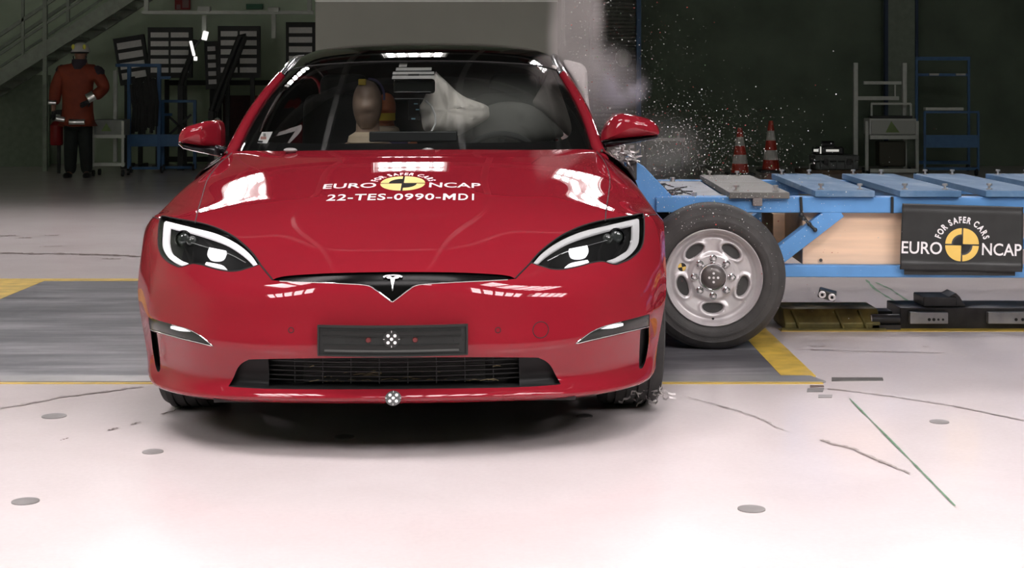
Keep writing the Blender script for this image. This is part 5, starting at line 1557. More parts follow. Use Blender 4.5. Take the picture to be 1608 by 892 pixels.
# traffic cones
M_cr = mat('cone_red', (0.55, 0.055, 0.035), rough=.5, var=.08)
M_cw = mat('cone_white', (0.60, 0.58, 0.54), rough=.5, var=.08)
def cone(px, top, D, label):
    h = CAMZ - (top - HY) * D / F; zb_ = 0.035
    e = empty('traffic_cone', (bgx(px, D), D, 0), label=label, cat='traffic cone', group='traffic cones by the dark curtain')
    MB().bx(-.19, .19, -.19, .19, 0, .035).build('base', M_black, e, bevel=.012)
    r0, r1 = .125, .030; N = 5
    for k in range(N):
        a, b = k / N, (k + 1) / N
        ra, rb = r0 + (r1 - r0) * a, r0 + (r1 - r0) * b
        za, zb2 = zb_ + (h - zb_) * a, zb_ + (h - zb_) * b
        m = MB().lathe([(ra + .001, za), (rb + .001, zb2)], 'Z', 28)
        if k == N - 1: m.lathe([(rb + .001, zb2), (rb - .008, zb2 + .004), (rb - .008, zb2 - .1)], 'Z', 28)
        m.build('red_band' if k % 2 == 0 else 'white_band', M_cr if k % 2 == 0 else M_cw, e, smooth=True)
    return e
cone(1162, 201, 21.6, 'dustier traffic cone standing nearer to the struck car')
cone(1210.5, 190, 22.4, 'cleaner traffic cone standing nearer to the grey case')

# grey equipment case with a device on its lid
D = 22.0
ca = empty('equipment_case', (bgx(1309, D), D, 0), label='ribbed grey plastic case standing on a low board by the curtain', cat='case')
x0, x1 = bgx(1276, D) - bgx(1309, D), bgx(1343, D) - bgx(1309, D)
zc = bgz(243, D)
cm = MB().bx(x0, x1, -.22, .22, .06, zc - .09).build('shell', mat('case_grey', (0.10, 0.11, 0.105), rough=.55, var=.1), ca, bevel=.02)
MB().bx(x0 - .01, x1 + .01, -.23, .23, zc - .085, zc).build('lid', MATS['case_grey'], ca, bevel=.02)
for k in range(5):
    xx = x0 + .07 + k * (x1 - x0 - .14) / 4
    MB().bx(xx - .012, xx + .012, -.235, -.21, .07, zc - .02).build('rib', MATS['case_grey'], cm, bevel=.004)
for xx in (x0 + .14, x1 - .14):
    MB().bx(xx - .03, xx + .03, -.25, -.22, zc - .13, zc - .05).build('latch', M_black, ca, bevel=.005)
MB().tube([(x0 - .01, -.05, zc - .12), (x0 - .05, -.05, zc - .13), (x0 - .05, -.05, zc - .23), (x0 - .01, -.05, zc - .24)], .012, 8).build('handle', M_frame, ca, smooth=True)
bo_ = MB().bx(bgx(1254, D), bgx(1346, D), D - .3, D + .3, .0, .06).build('low_board', mat('board_brown', (0.12, 0.08, 0.05), rough=.7, var=.3), bevel=.005)
tag(bo_, 'low brown board on the floor under the grey case', 'board')
dv = empty('camera_device', (bgx(1301, D), D, zc), label='black camera device with bright lamps lying on the grey case', cat='camera')
MB().bx(-.22, .2, -.12, .12, .0, .12).build('housing', M_black, dv, bevel=.03)
MB().cyl((.05, -.1, .15), (-.12, -.1, .15), .05, 16).build('barrel', M_black, dv, smooth=True)
M_glow = mat('device_lamp', (.9, .9, .85), emit=(1, .98, .9), es=.5)
MB().bx(-.235, -.17, -.135, -.118, .05, .085).build('status_lamp', M_glow, dv)
MB().bx(-.145, -.13, -.135, -.118, .02, .12).build('status_lamp', M_glow, dv)
MB().bx(-.06, .12, -.135, -.118, .05, .08).build('status_lamp', M_glow, dv)

# slim pale rail behind the door mirror
e = empty('low_rail', (bgx(1045, 22.8), 22.8, 0), label='slim pale rail on thin dark posts behind the red door mirror', cat='rail')
hz_ = bgz(219, 22.8)
MB().bx(bgx(1005, 22.8) - bgx(1045, 22.8), bgx(1076, 22.8) - bgx(1045, 22.8), -.02, .02, hz_ - .02, hz_ + .02).build('top_bar', M_diff, e)
MB().bx(.18, .21, -.02, .02, hz_, hz_ + .11).build('stub', M_frame, e)
for x in (-.3, .25): MB().bx(x - .02, x + .02, -.02, .02, 0, hz_ - .02).build('post', M_dark, e)
# framed carts built from bars
def post(mb, px, y0, y1, D, w_=.06, dy=0.0): 
    x = bgx(px, D); mb.bx(x - w_ / 2, x + w_ / 2, D + dy - w_ / 2, D + dy + w_ / 2, bgz(y1, D), bgz(y0, D))
def rail_(mb, p0, p1, y, D, h=.06, dy=0.0):
    mb.bx(bgx(p0, D), bgx(p1, D), D + dy - h / 2, D + dy + h / 2, bgz(y, D) - h / 2, bgz(y, D) + h / 2)
def shift(mb, o): mb.v = [v - o for v in mb.v]; return mb
def cart_base(name, px, D, label, cat): 
    e = empty(name, (bgx(px, D), D, 0), label=label, cat=cat); return e, Vector((bgx(px, D), D, 0))
M_logo = mat('faded_green_print', (0.16, 0.24, 0.08), rough=.6, var=.2)
def wheels(e, o, pxs, D, dys=(0,), r=.05):
    for p in pxs:
        for dy in dys:
            x = bgx(p, D) - o.x
            MB().cyl((x - .015, dy, r), (x + .015, dy, r), r, 16).build('castor', M_black, e)
# right: pale cart with the drawer box, tall uprights
D = 21.8
e, o = cart_base('tool_cart', 1395, D, 'pale grey cart with tall uprights and printed drawer front', 'cart')
for px, y0 in ((1352, 98), (1430, 98)):
    m = MB(); post(m, px, y0, 268, D, .062, .35); shift(m, o).build('upright', M_frame, e, bevel=.006)
for px in (1361, 1440):
    m = MB(); post(m, px, 190, 268, D, .045); shift(m, o).build('leg', M_frame, e, bevel=.005)
for (p0, p1, y, dy, h) in ((1365, 1425, 130, .35, .045), (1355, 1421, 154.5, .35, .055), (1366, 1442, 215.5, 0, .055), (1366, 1442, 268, 0, .055)):
    m = MB(); rail_(m, p0, p1, y, D, h, dy); shift(m, o).build('crossbar', M_frame, e, bevel=.004)
m = MB(); post(m, 1415, 133, 152, D, .02, .35); shift(m, o).build('short_bar', M_frame, e)
m = MB(); rail_(m, 1370, 1433, 163, D, .03, .1); post(m, 1371, 163, 182, D, .025, .1); post(m, 1433, 163, 182, D, .025, .1)
shift(m, o).build('hoop_handle', M_frame, e)
m = MB(); m.bx(bgx(1365, D), bgx(1439, D), D - .0, D + .35, bgz(212, D), bgz(186, D)); bx__ = shift(m, o).build('drawer_box', M_frame, e, bevel=.008)
m = MB(); m.bx(bgx(1368, D), bgx(1436, D), D - .02, D + .01, bgz(211, D), bgz(189, D)); dr = shift(m, o).build('drawer_front', mat('drawer_front', (0.36, 0.38, 0.34), rough=.5), bx__, bevel=.004)
yF = D - .024
tri = [Vector((bgx(p, D), yF, bgz(q, D))) - o for p, q in ((1399, 190), (1412, 208), (1390, 208))]
MB().prism(tri, (0, .003, 0)).build('printed_mark', M_logo, dr)
m = MB(); m.bx(bgx(1370, D), bgx(1436, D), D + .1, D + .3, bgz(186, D), bgz(182, D)); shift(m, o).build('tray_clutter', M_dark, e, bevel=.01)
m = MB(); m.bx(bgx(1382, D), bgx(1424, D), D + .05, D + .3, bgz(262, D), bgz(222, D)); shift(m, o).build('dark_box', mat('dark_olive_box', (0.03, 0.03, 0.014), rough=.6), e, bevel=.02)
wheels(e, o, (1364, 1438), D, (.02, .34), .04)
# right: two blue frames
D = 22.6
e, o = cart_base('frame_cart', 1480, D, 'tall dark blue frame cart standing against the curtain', 'cart')
m = MB()
for px, y0 in ((1439, 90), (1521, 90)): post(m, px, y0, 262, D, .035)
shift(m, o).build('upright', M_dblue, e)
for y, h in ((92, .055), (117.5, .04), (255, .05)):
    m = MB(); rail_(m, 1438, 1523, y, D, h); shift(m, o).build('crossbar', M_dblue, e)
for px in (1465, 1507):
    m = MB(); rail_(m, px - 6, px + 9, 117, D - .03, .03); shift(m, o).build('clip', M_steel, e)
wheels(e, o, (1441, 1520), D)
D = 21.4
e, o = cart_base('frame_cart', 1494, D, 'low blue frame cart with a wide middle panel, in front of the tall one', 'cart')
m = MB()
for px in (1452, 1536): post(m, px, 176, 268, D, .03)
shift(m, o).build('upright', M_dblue, e)
m = MB(); rail_(m, 1451, 1537, 176, D, .03); shift(m, o).build('top_rail', M_dblue, e)
m = MB(); m.bx(bgx(1452, D), bgx(1536, D), D - .01, D + .02, bgz(232, D), bgz(212, D)); shift(m, o).build('middle_panel', mat('panel_blue', (0.045, 0.13, 0.27), rough=.5, var=.1), e)
m = MB(); rail_(m, 1451, 1537, 265, D, .04); shift(m, o).build('bottom_rail', M_dblue, e)
wheels(e, o, (1455, 1533), D)
t_ = MB().bx(bgx(1452, 21.4), bgx(1512, 21.4), 21.36, 21.46, bgz(175, 21.4) + .015, bgz(171, 21.4) + .02).build('tube_tool', M_frame, bevel=.004)
tag(t_, 'pale metal bar tool lying on top of the low blue cart', 'tool')

# left: stairs
M_st = mat('stair_steel_green', (0.27, 0.31, 0.25), rough=.6, var=.15)
D = 22.5
e, o = cart_base('staircase', 60, D, 'steel staircase rising to the right behind the person', 'stairs')
def slant(mb, p0, p1, w_, h, dy): mb.bar(W(*p0, D) - o + Vector((0, dy, 0)), W(*p1, D) - o + Vector((0, dy, 0)), w_, h)
for dy in (0, .8):
    m = MB(); slant(m, (-60, 160), (185, 5), .05, .20, dy); slant(m, (185, 5), (260, -45), .05, .20, dy); m.build('stringer', M_st, e)
    m = MB(); slant(m, (-60, 95), (120, -25), .04, .05, dy); m.build('handrail', M_st, e)
    m = MB(); slant(m, (-60, 125), (140, -8), .03, .035, dy); m.build('handrail', M_st, e)
for k in range(12):
    px, py = -50 + k * 25.5, 156 - k * 16.2
    c = W(px, py, D) - o
    MB().bx(c.x - .14, c.x + .14, .02, .78, c.z - .02, c.z + .02).build('tread', M_st, e)
for px, y0, y1, w_ in ((71, 0, 255, .05), (107, 0, 34, .045), (36, 0, 85, .04)):
    m = MB(); post(m, px, y0 - 60, min(y1, 279), D, w_); 
    if y1 > 200: m = MB().bx(bgx(px, D) - .03, bgx(px, D) + .03, D - .03, D + .03, 0, bgz(-40, D))
    shift(m, o).build('post', M_st, e)

# left: racks of floodlight panels
def panel_rack(px0, px1, y0, y1, cols, nrow, D, lean, label, name='lamp_rack'):
    cx_ = (px0 + px1) / 2; e, o = cart_base(name, cx_, D, label, 'lamp rack'); e['group'] = 'unlit lamp racks along the back wall'
    wz0, wz1 = bgz(y1, D), bgz(y0, D); x0, x1 = bgx(px0, D) - o.x, bgx(px1, D) - o.x
    Mr = Matrix.Rotation(lean, 3, 'Y')
    piv = Vector(((x0 + x1) / 2, 0, (wz0 + wz1) / 2))
    def place(mb): mb.v = [piv + Mr @ (v - piv) for v in mb.v]; return mb
    fr = MB(); fr.bx(x0 - .03, x1 + .03, 0, .08, wz0 - .05, wz1 + .05); place(fr).build('frame', M_dark, e)
    cw_ = (x1 - x0) / cols; rh_ = (wz1 - wz0) / nrow
    for c in range(cols):
        for r in range(nrow):
            MB_ = MB().bx(x0 + cw_ * c + .018, x0 + cw_ * (c + 1) - .018, -.014, .0, wz0 + rh_ * r + .028, wz0 + rh_ * (r + 1) - .028)
            place(MB_).build('diffuser', M_diff, e)
    lg = MB()
    for xx in (x0 + .1, x1 - .1): lg.bx(xx - .03, xx + .03, .08, .14, 0, wz1); lg.bx(xx - .03, xx + .03, -.15, .5, 0, .06)
    lg.build('stand', M_dark, e)
    return e
panel_rack(235, 298, 48, 117, 2, 5, 23.2, 0, 'unlit ten-pane lamp rack, left of the hanging camera arm')
panel_rack(345, 405, 46, 117, 2, 5, 23.2, 0, 'unlit lamp rack behind the slanting black arms, right of the camera arm')
panel_rack(186, 228, 62, 126, 1, 4, 23.4, R(-9), 'tilted narrow lamp rack above the blue cart')
panel_rack(452, 492, 40, 115, 1, 5, 23.2, 0, 'narrow lamp rack beside the grey screen')
panel_rack(325, 341, 70, 135, 1, 5, 23.5, R(-2), 'thin lamp rack between the two wide ones')
# black slanting support arms
for (pts_, lb_l) in (((( 386, 57), (377, 57), (340, 150), (332, 175)), 'pair of slanting black arms before the lamp racks'), (((306, 62), (300, 88), (288, 118), (284, 134)), 'thin bent black arm beside the camera mount')):
    m = MB().tube([W(*p, 22.8) for p in pts_], .045, 8); 
    if pts_[0][0] > 350: m.tube([W(p[0] + 9 if k else p[0], p[1], 22.75) for k, p in enumerate(pts_)], .035, 8)
    m.bx(bgx(pts_[-1][0], 22.8) - .04, bgx(pts_[-1][0], 22.8) + .04, 22.76, 22.84, 0, bgz(pts_[-1][1], 22.8))
    tag(m.build('support_arm', M_dark, smooth=True), lb_l, 'arm')
# overhead rail with the camera arm
D = 22.2
rl2 = MB(); rl2.bx(bgx(224, D), bgx(492, D), D - .05, D + .05, bgz(22.5, D), bgz(17, D))
for px in (230, 486): rl2.bx(bgx(px, D) - .03, bgx(px, D) + .03, D - .03, D + .03, bgz(20, D), 8.3)
ro3 = tag(rl2.build('overhead_rail', M_frame), 'pale overhead rail above the unlit lamp racks', 'rail')
e = empty('hanging_camera', W(321, 22, D), label='camera arm with two lit lamps hanging from the overhead rail', cat='camera')
o = Vector(e.location)
m = MB(); m.bx(-.03, .03, -.03, .03, W(320, 56, D).z - o.z, W(320, 25, D).z - o.z); m.build('drop_tube', M_frame, e)
MB().bx(-.09, .09, -.06, .06, .02, .11).build('clamp', M_frame, e, bevel=.01)
M_lit = mat('work_lamp', (.9, .9, .85), emit=(1, .97, .93), es=1.1)
c = W(322, 56, D - .1) - o
MB().box(c, (.075, .05, .13), (0, R(14), 0)).build('lamp_head', M_lit, e, bevel=.01)
c = W(302, 76, D - .1) - o; MB().box(c, (.04, .04, .22), (0, R(-14), 0)).build('lamp_tube', M_lit, e, bevel=.01)
c = W(307, 92, D - .1) - o; MB().box(c, (.05, .04, .06)).build('lamp_tip', M_lit, e, bevel=.01)
m = MB().tube([W(320, 56, D) - o, W(312, 66, D) - o, W(302, 78, D) - o, W(306, 92, D) - o], .018, 8); m.build('cable', M_dark, e, smooth=True)
e = empty('camera_mount', W(430, 22, D), label='bare mount tube hanging from the overhead rail nearest the grey screen', cat='mount')
MB().bx(-.03, .03, -.03, .03, W(430, 60, D).z - W(430, 22, D).z, .0).build('drop_tube', M_frame, e)
MB().bx(-.08, .08, -.06, .06, .02, .10).build('clamp', M_frame, e, bevel=.01)
# signs on the wall
sg_ = tag(MB().bx(bgx(274, 24.7), bgx(298, 24.7), 24.72, 24.76, bgz(15, 24.7), bgz(-12, 24.7)).build('red_sign', mat('sign_red', (0.30, 0.025, 0.03), rough=.5, var=.1)), 'red sign on the back wall above the lamp racks', 'sign')
for q in ((277, 7, 283, 14), (286, 0, 296, 12)):
    MB().bx(bgx(q[0], 24.7), bgx(q[2], 24.7), 24.712, 24.72, bgz(q[3], 24.7), bgz(q[1], 24.7)).build('sign_symbol', mat('sign_pale', (.35, .2, .2), rough=.5), sg_)
tag(MB().bx(bgx(386, 24.7), bgx(412, 24.7), 24.72, 24.76, bgz(14, 24.7), bgz(6, 24.7)).build('green_sign', mat('sign_green', (0.02, 0.14, 0.06), rough=.5, var=.1)), 'small green sign on the back wall right of the red one', 'sign')

# left: pale cart and blue carts
D = 21.2
e, o = cart_base('tool_cart', 169, D, 'pale grey cart with a printed top box beside the person', 'cart')
m = MB(); m.bx(bgx(146, D), bgx(193, D), D, D + .4, bgz(213, D), bgz(188, D)); b_ = shift(m, o).build('box', mat('cart_box', (0.20, 0.22, 0.195), rough=.5, var=.1), e, bevel=.008)
tri = [Vector((bgx(p, D), D - .004, bgz(q, D))) - o for p, q in ((167, 193), (175, 206), (159, 206))]
MB().prism(tri, (0, .004, 0)).build('printed_mark', M_logo, b_)
for px in (146, 193):
    m = MB(); post(m, px, 190, 262, D, .035); shift(m, o).build('leg', M_frame, e, bevel=.004)
m = MB(); post(m, 171, 110, 256, D, .05, .35); shift(m, o).build('upright', M_frame, e, bevel=.004)
for y in (214, 258):
    m = MB(); rail_(m, 140 if y > 250 else 146, 196, y, D, .045); shift(m, o).build('crossbar', M_frame, e)
wheels(e, o, (146, 192), D, (.02, .34), .045)
D = 22.1
e, o = cart_base('frame_cart', 228, D, 'blue frame cart draped with black cables under the tilted lamp rack', 'cart')
for px in (203, 250):
    m = MB(); post(m, px, 102, 265, D, .05); shift(m, o).build('upright', M_dblue, e)
for (p0, p1, y, h) in ((182, 253, 102.5, .045), (250, 268, 122, .04)):
    m = MB(); rail_(m, p0, p1, y, D, h); shift(m, o).build('crossbar', M_dblue, e)
m = MB(); m.bx(bgx(205, D), bgx(285, D), D - .02, D + .02, bgz(230, D), bgz(211, D)); shift(m, o).build('lower_panel', MATS['panel_blue'], e)
m = MB(); rail_(m, 203, 256, 264, D, .04); shift(m, o).build('bottom_rail', M_dblue, e)
rb_ = MB(); rr_ = random.Random(2)
for k in range(16):
    x = bgx(208 + k * 2.4, D); z0 = bgz(120 + rr_.random() * 14, D); z1 = bgz(196 + rr_.random() * 14, D)
    rb_.tube([(x, D - .05, z0), (x + .05, D - .11, (z0 + z1) / 2), (x + .02, D - .06, z1)], .03, 6)
shift(rb_, o).build('cable_bundle', M_dark, e, smooth=True)
wheels(e, o, (206, 254), D)
D = 22.75
e, o = cart_base('frame_cart', 280, D, 'second blue frame cart with crossed braces, nearer to the car', 'cart')
for px in (256, 306):
    m = MB(); post(m, px, 158, 265, D, .045); shift(m, o).build('upright', M_dblue, e)
for (p0, p1, y) in ((254, 308, 159), (234, 270, 180), (256, 308, 263)):
    m = MB(); rail_(m, p0, p1, y, D, .04); shift(m, o).build('crossbar', M_dblue, e)
m = MB(); m.bar(W(262, 180, D), W(300, 215, D), .03, .03); m.bar(W(300, 180, D), W(262, 215, D), .03, .03); shift(m, o).build('brace', M_dark, e)
wheels(e, o, (258, 304), D)
sr_ = empty('storage_rack', (bgx(300, 24.2), 24.2, 0), label='dark rack with a red back panel behind the car mirror', cat='rack')
o = Vector(sr_.location)
m = MB(); m.bx(bgx(345, 24.2), bgx(420, 24.2), 24.45, 24.5, bgz(235, 24.2), bgz(150, 24.2)); shift(m, o).build('red_panel', mat('dull_red_panel', (0.05, 0.012, 0.012), rough=.7, var=.2), sr_)
for y in (130, 250):
    m = MB(); rail_(m, 260, 440, y, 24.2, .08); shift(m, o).build('shelf', M_dark, sr_)
for px in (262, 345, 438):
    m = MB(); m.bx(bgx(px, 24.2) - .03, bgx(px, 24.2) + .03, 24.17, 24.23, 0, bgz(125, 24.2)); shift(m, o).build('upright', M_dark, sr_)
bl = empty('bollard', (bgx(341, 21), 21, 0), label='grey post with a round cap just behind the left door mirror', cat='post')
bl['label'] = 'grey post with a round cap just behind the folded mirror'
MB().cyl((0, 0, 0), (0, 0, bgz(200, 21)), .04, 14).build('shaft', M_frame, bl, smooth=True)
MB().cyl((-.0, 0, bgz(198, 21)), (0, 0, bgz(194, 21)), .085, 16).build('collar', M_frame, bl, smooth=True)
MB().sphere((0, 0, bgz(190, 21)), .045, 14, 8).build('cap', M_frame, bl, smooth=True)
# fire extinguisher on the post
fe = empty('fire_extinguisher', (bgx(89, 21.9), 21.9, 0), label='red fire extinguisher hung beside the person in orange', cat='fire extinguisher')
z0, z1 = bgz(228, 21.9), bgz(190, 21.9)
MB().lathe([(0, z0), (.08, z0), (.09, z0 + .02), (.09, z1 - .06), (.05, z1 - .01), (.025, z1), (0, z1)], 'Z', 24).build('cylinder', mat('extinguisher_red', (0.30, 0.012, 0.014), rough=.35, var=.1), fe, smooth=True)
MB().bx(-.03, .05, -.03, .03, z1, z1 + .09).build('valve', M_frame, fe, bevel=.01)
MB().tube([(.03, 0, z1 + .05), (.11, -.02, z1), (.12, -.02, z0 + .15)], .012, 8).build('hose', M_black, fe, smooth=True)
MB().bx(-.04, .04, .085, .16, z0 + .1, z0 + .5).bx(-.02, .02, .09, .13, 0, z0 + .12).build('bracket', M_dark, fe)

# ------------------------------------------------------------------ the person in the orange coat
D = 21.0
per = empty('person', (bgx(122, D), D, 0), label='person in orange high-visibility coat and white helmet, hand on hip', cat='person')
o = Vector(per.location)
def PP(px, py, dy=0.0): return Vector((bgx(px, D) - o.x, dy, bgz(py, D)))
def skinmesh(name, joints, edges, radii, m, parent, sub=2):
    me = bpy.data.meshes.new(name); me.from_pydata([tuple(j) for j in joints], edges, []); me.materials.append(m)
    ob = bpy.data.objects.new(name, me); COL.objects.link(ob); ob.parent = parent
    ob.modifiers.new('skin', 'SKIN').use_smooth_shade = True
    for i, r_ in enumerate(radii):
        sv = me.skin_vertices[0].data[i]; sv.radius = r_ if isinstance(r_, tuple) else (r_, r_); sv.use_root = (i == 0)
    s_ = ob.modifiers.new('sub', 'SUBSURF'); s_.levels = sub; s_.render_levels = sub
    return ob
M_face = mat('skin', (0.30, 0.16, 0.11), rough=.55, var=.1)
hl_, sl_ = PP(115, 195), PP(103, 112)
J = [PP(122, 190), PP(122, 160), PP(123, 128), PP(124, 106), PP(126, 92), PP(127, 80),          # 0-5 pelvis..head
     PP(97, 112), PP(88, 138), PP(85, 163, -.02), PP(85, 176, -.04),                              # 6-9 hanging arm
     PP(152, 112), PP(164, 138, .02), PP(152, 152, -.12), PP(143, 160, -.16),                     # 10-13 bent arm
     PP(113, 200), PP(111, 238, -.01), PP(110, 271, .02), PP(108, 276, -.14),                     # 14-17
     PP(133, 200), PP(135, 238, -.01), PP(136, 271, .02), PP(140, 276, -.14)]
E = [(0, 1), (1, 2), (2, 3), (3, 4), (4, 5), (3, 6), (6, 7), (7, 8), (8, 9), (3, 10), (10, 11), (11, 12), (12, 13), (0, 14), (14, 15), (15, 16), (16, 17), (0, 18), (18, 19), (19, 20), (20, 21)]
rad_b = [(.15, .12), (.14, .11), (.16, .11), (.09, .08), .055, (.075, .095), .062, .047, .036, .032, .062, .047, .036, .032, .085, .060, .045, .035, .085, .060, .045, .035]
body_p = skinmesh('body', J, E, rad_b, M_face, per)
M_coat = mat('coat_orange', (0.22, 0.036, 0.014), rough=.75, var=.18, vscale=7)
M_navy = mat('coat_navy', (0.03, 0.022, 0.03), rough=.8, var=.2)
M_trs = mat('dark_trousers', (0.007, 0.011, 0.009), rough=.8, var=.3)
M_retro = mat('reflective_band', (0.97, 0.97, 0.95), rough=.3, metal=1.0)
Jc = [PP(122, 175), PP(122, 197), PP(122, 150), PP(123, 126), PP(124, 110), PP(125, 100), PP(99, 112), PP(88, 138), PP(85.5, 166, -.02), PP(150, 112), PP(164.5, 138, .02), PP(150.5, 153, -.12)]
Ec = [(0, 1), (0, 2), (2, 3), (3, 4), (4, 5), (4, 6), (6, 7), (7, 8), (4, 9), (9, 10), (10, 11)]
rc = [(.225, .175), (.215, .185), (.235, .175), (.25, .17), (.20, .14), (.10, .10), .105, .095, .078, .105, .095, .078]
coat = skinmesh('coat', Jc, Ec, rc, M_coat, per)
MB().lathe([(.115, -.05), (.105, .02), (.10, .085), (.085, .08), (.088, .0)], 'Z', 24, PP(125, 103) + Vector((0, -.01, 0))).build('coat_collar', M_navy, per, smooth=True)
sh_l = skinmesh('shoulder_patch', [PP(143, 108), PP(154, 113), PP(160, 122)], [(0, 1), (1, 2)], [.075, .112, .095], M_navy, per, 1)
sh_r = skinmesh('shoulder_patch', [PP(107, 106), PP(97, 111), PP(93, 119)], [(0, 1), (1, 2)], [.075, .112, .09], M_navy, per, 1)
skinmesh('trousers', [PP(122, 180), PP(113, 205), PP(111, 238, -.01), PP(110, 275, .02), PP(133, 205), PP(135, 238, -.01), PP(136, 275, .02)], [(0, 1), (1, 2), (2, 3), (0, 4), (4, 5), (5, 6)], [(.20, .15), .115, .095, .082, .115, .095, .082], M_trs, per)
for px, lead in ((108, 0), (139, 0)):
    MB().sphere(PP(px, 275.5, -.06) + Vector((0, 0, .0)), (.055, .14, .05), 14, 8).build('boot', M_black, per, smooth=True)
# reflective bands: hem, both cuffs
def bandring(c, rx, ry, h, a0, a1, axis_tilt, name='reflective_band', flare=.0, n=14):
    mb = MB(); Mt = axis_tilt
    for i in range(n + 1):
        a = a0 + (a1 - a0) * i / n
        mb.v += [c + Mt @ Vector((rx * math.cos(a), ry * math.sin(a), h / 2)), c + Mt @ Vector(((rx + flare) * math.cos(a), (ry + flare) * math.sin(a), -h / 2))]
    mb.f = [(2 * i, 2 * i + 2, 2 * i + 3, 2 * i + 1) for i in range(n)]
    return mb.build(name, M_retro, per, smooth=True, solid=.006)
def flatband(px0, px1, py, front, h, tilt, az=9.0, name='reflective_band'):
    front_c = (PP(px0, py) + PP(px1, py)) / 2 + Vector((0, -front, 0)); half = (px1 - px0) / 2 * D / F; rr_ = 1.3; aa = math.asin(half / rr_)
    Mt = Matrix.Rotation(R(az), 3, 'Z') @ tilt
    return bandring(front_c - Mt @ Vector((0, -rr_, 0)), rr_, rr_, h, -PI / 2 - aa, -PI / 2 + aa, Mt, name, flare=.0085 * h / .072)
flatband(115, 139, 191, .20, .07, Matrix.Identity(3))
flatband(94, 108, 186.5, .19, .07, Matrix.Rotation(R(7), 3, 'Y'))
flatband(80, 92, 161, .115, .06, Matrix.Rotation(R(3), 3, 'Y'))
flatband(143, 155, 152, .205, .13, Matrix.Rotation(R(-30), 3, 'Y'))
# hands in dark gloves, five fingers each
def hand(c, d, side, s=1.0):
    d = d.normalized(); sd = d.cross(Vector((0, 1, 0))).normalized() * side
    js = [c, c + d * .05 * s]; es = [(0, 1)]; rs = [.030, (.042, .022)]
    for k in range(4):
        b0 = c + d * .085 * s + sd * (.026 - .0175 * k); ln = (.070, .080, .074, .056)[k]
        i = len(js); js += [b0, b0 + d * ln * .55 + Vector((0, -.008, 0)), b0 + d * ln * .95 + Vector((0, -.028, 0))]
        es += [(1, i), (i, i + 1), (i + 1, i + 2)]; rs += [.0105, .0095, .008]
    i = len(js); js += [c + d * .04 + sd * .045, c + d * .075 + sd * .062 + Vector((0, -.015, 0))]; es += [(1, i), (i, i + 1)]; rs += [.012, .0095]
    return skinmesh('gloved_hand', js, es, rs, M_black, per, 1)
hand(PP(85, 171, -.03), Vector((0, -.05, -1)), 1)
hand(PP(147, 157, -.15), Vector((-.8, -.1, -.5)), 1)
# head: face with nose, mouth, eyes; helmet
fc = MB(); n_u, n_v = 24, 18; hc0 = PP(127, 84)
for j in range(n_v + 1):
    t = j / n_v; z = -.115 + .22 * t; wv = math.sin(PI * (t * .9 + .07)) ** .55
    for i in range(n_u):
        a = 2 * PI * i / n_u; f_ = max(0, -math.sin(a)); x = .074 * wv * math.cos(a); y = .095 * wv * math.sin(a)
        y -= .022 * f_ ** 8 * math.exp(-((z + .02) / .022) ** 2); y += .010 * f_ ** 3 * math.exp(-((z - .015) / .012) ** 2) * (1 if .2 < abs(math.cos(a)) < .65 else 0)
        y += .006 * f_ ** 4 * math.exp(-((z + .062) / .006) ** 2)
        fc.v.append(hc0 + Vector((x, y - .02, z)))
for j in range(n_v):
    for i in range(n_u): fc.f.append((j * n_u + i, j * n_u + (i + 1) % n_u, (j + 1) * n_u + (i + 1) % n_u, (j + 1) * n_u + i))
hf = fc.build('face', M_face, per, smooth=True)
for sx in (-.028, .028): MB().sphere(hc0 + Vector((sx, -.098, .016)), (.012, .006, .007), 10, 6).build('eye', mat('eye_white', (.5, .48, .45), rough=.3), hf, smooth=True)
for sx in (-1, 1): MB().sphere(hc0 + Vector((sx * .076, -.005, -.01)), (.01, .02, .032), 10, 6).build('ear', M_face, hf, smooth=True)
M_helm = mat('helmet_white', (0.52, 0.52, 0.48), rough=.35, coat=.4)
hm = MB(); hc1 = PP(127, 78)
for j in range(13):
    p = PI / 2 * j / 12; r_ = math.cos(p) ** .8
    for i in range(32):
        a = 2 * PI * i / 32; fl_ = (.012 if j == 0 else 0)
        hm.v.append(hc1 + Vector(((.118 + fl_) * r_ * math.cos(a), (.142 + fl_) * r_ * math.sin(a), .135 * math.sin(p) - .035)))
for j in range(12):
    for i in range(32): hm.f.append((j * 32 + i, j * 32 + (i + 1) % 32, (j + 1) * 32 + (i + 1) % 32, (j + 1) * 32 + i))
hl2 = hm.build('helmet', M_helm, per, smooth=True)
M_flu = mat('helmet_yellow', (0.75, 0.72, 0.10), rough=.35, metal=.3)
for sx in (-1, 1):
    MB().sphere(hc1 + Vector((sx * .075, -.105, .035)), (.024, .02, .036), 12, 8).build('yellow_reflector', M_flu, hl2, smooth=True)
MB().tube([hc1 + Vector((.122 * math.cos(a), .148 * math.sin(a), -.042)) for a in np.linspace(R(-160), R(-20), 20)], .012, 8).build('visor_edge', M_dark, hl2, smooth=True)
MB().tube([hc1 + Vector((.088 * math.sin(a), -.055, -.10 - .075 * math.cos(a))) for a in np.linspace(R(-100), R(100), 16)], .008, 6).build('chin_strap', M_dark, hl2, smooth=True)

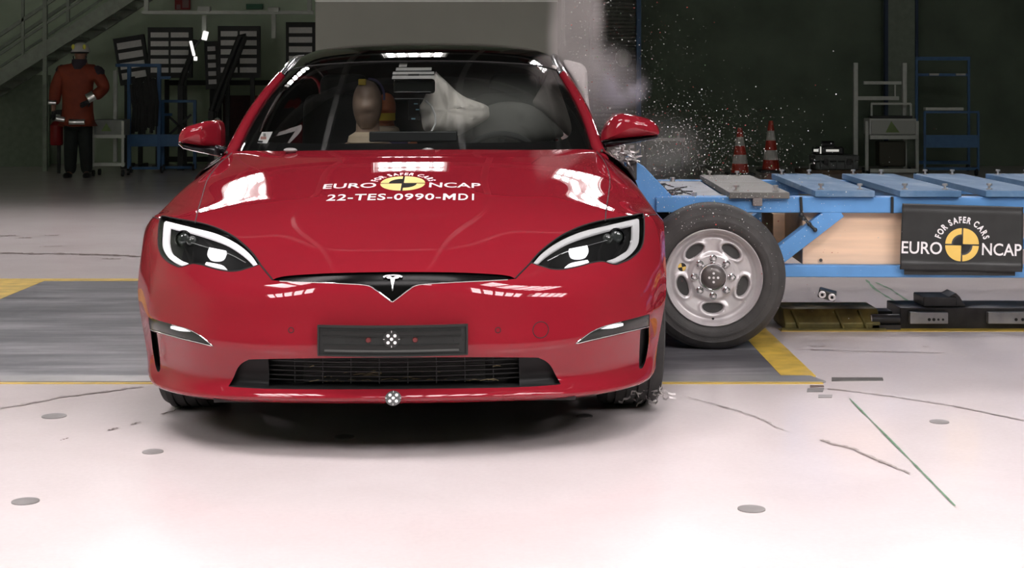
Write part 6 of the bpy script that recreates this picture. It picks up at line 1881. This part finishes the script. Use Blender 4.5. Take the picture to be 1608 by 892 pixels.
# ------------------------------------------------------------------ dust plume and smoke
def smoke(name, c, rad__, dens, col, label, scale=3.0, lo=.42, hi=.72, seed=0.0):
    mb = MB().sphere((0, 0, 0), 1.0, 24, 16); ob = mb.build(name, None, smooth=True, loc=c); ob.scale = rad__
    m = bpy.data.materials.new(name); m.use_nodes = True; nt = m.node_tree; nt.nodes.clear()
    out = nt.nodes.new('ShaderNodeOutputMaterial'); pv = nt.nodes.new('ShaderNodeVolumePrincipled')
    pv.inputs['Color'].default_value = (*col, 1); pv.inputs['Anisotropy'].default_value = 0.1
    tc = nt.nodes.new('ShaderNodeTexCoord'); ln = nt.nodes.new('ShaderNodeVectorMath'); ln.operation = 'LENGTH'
    nt.links.new(tc.outputs['Object'], ln.inputs[0])
    mr = nt.nodes.new('ShaderNodeMapRange'); mr.interpolation_type = 'SMOOTHSTEP'
    mr.inputs['From Min'].default_value = 1.0; mr.inputs['From Max'].default_value = .25; mr.inputs['To Min'].default_value = 0; mr.inputs['To Max'].default_value = 1
    nt.links.new(ln.outputs['Value'], mr.inputs['Value'])
    ge = nt.nodes.new('ShaderNodeNewGeometry'); n_ = nt.nodes.new('ShaderNodeTexNoise'); n_.inputs['Scale'].default_value = scale; n_.inputs['Detail'].default_value = 4; n_.inputs['Distortion'].default_value = .6
    ad = nt.nodes.new('ShaderNodeVectorMath'); ad.operation = 'ADD'; ad.inputs[1].default_value = (seed, seed * 2, seed * 3)
    nt.links.new(ge.outputs['Position'], ad.inputs[0]); nt.links.new(ad.outputs[0], n_.inputs['Vector'])
    m2 = nt.nodes.new('ShaderNodeMapRange'); m2.inputs['From Min'].default_value = lo; m2.inputs['From Max'].default_value = hi; m2.inputs['To Max'].default_value = dens
    nt.links.new(n_.outputs['Fac'], m2.inputs['Value'])
    mu = nt.nodes.new('ShaderNodeMath'); mu.operation = 'MULTIPLY'
    nt.links.new(mr.outputs[0], mu.inputs[0]); nt.links.new(m2.outputs[0], mu.inputs[1]); nt.links.new(mu.outputs[0], pv.inputs['Density'])
    nt.links.new(pv.outputs[0], out.inputs['Volume'])
    ob.data.materials.append(m)
    return tag(ob, label, 'smoke', kind='stuff')
smoke('dust_plume', W(905, 60, 7.9), (.17, .22, .62), 22, (.80, .74, .72), 'tall pale dust plume rising beside the car pillar', 2.2, .25, .75)
smoke('dust_cloud', W(935, 140, 7.8), (.30, .28, .28), 6.0, (.78, .72, .72), 'low pale dust cloud between the car pillar and the mirror', 3.2, .25, .75, 3.1)
smoke('smoke_puff', W(975, 138, 7.8), (.17, .15, .12), 22.0, (.70, .66, .74), 'greyish violet smoke puff above the red door mirror', 5.5, .40, .62, 7.3)
smoke('dust_haze', W(1020, 230, 7.6), (.34, .3, .22), 2.0, (.70, .68, .64), 'thin grey dust haze under the red door mirror', 3, .2, .8, 1.7)

smoke('cabin_haze', CARM @ Vector((.32, 2.2, 1.08)), (.46, .42, .22), 3.6, (.75, .75, .72), 'thin haze of airbag smoke behind the windscreen', 3, .1, .8, 4.4)
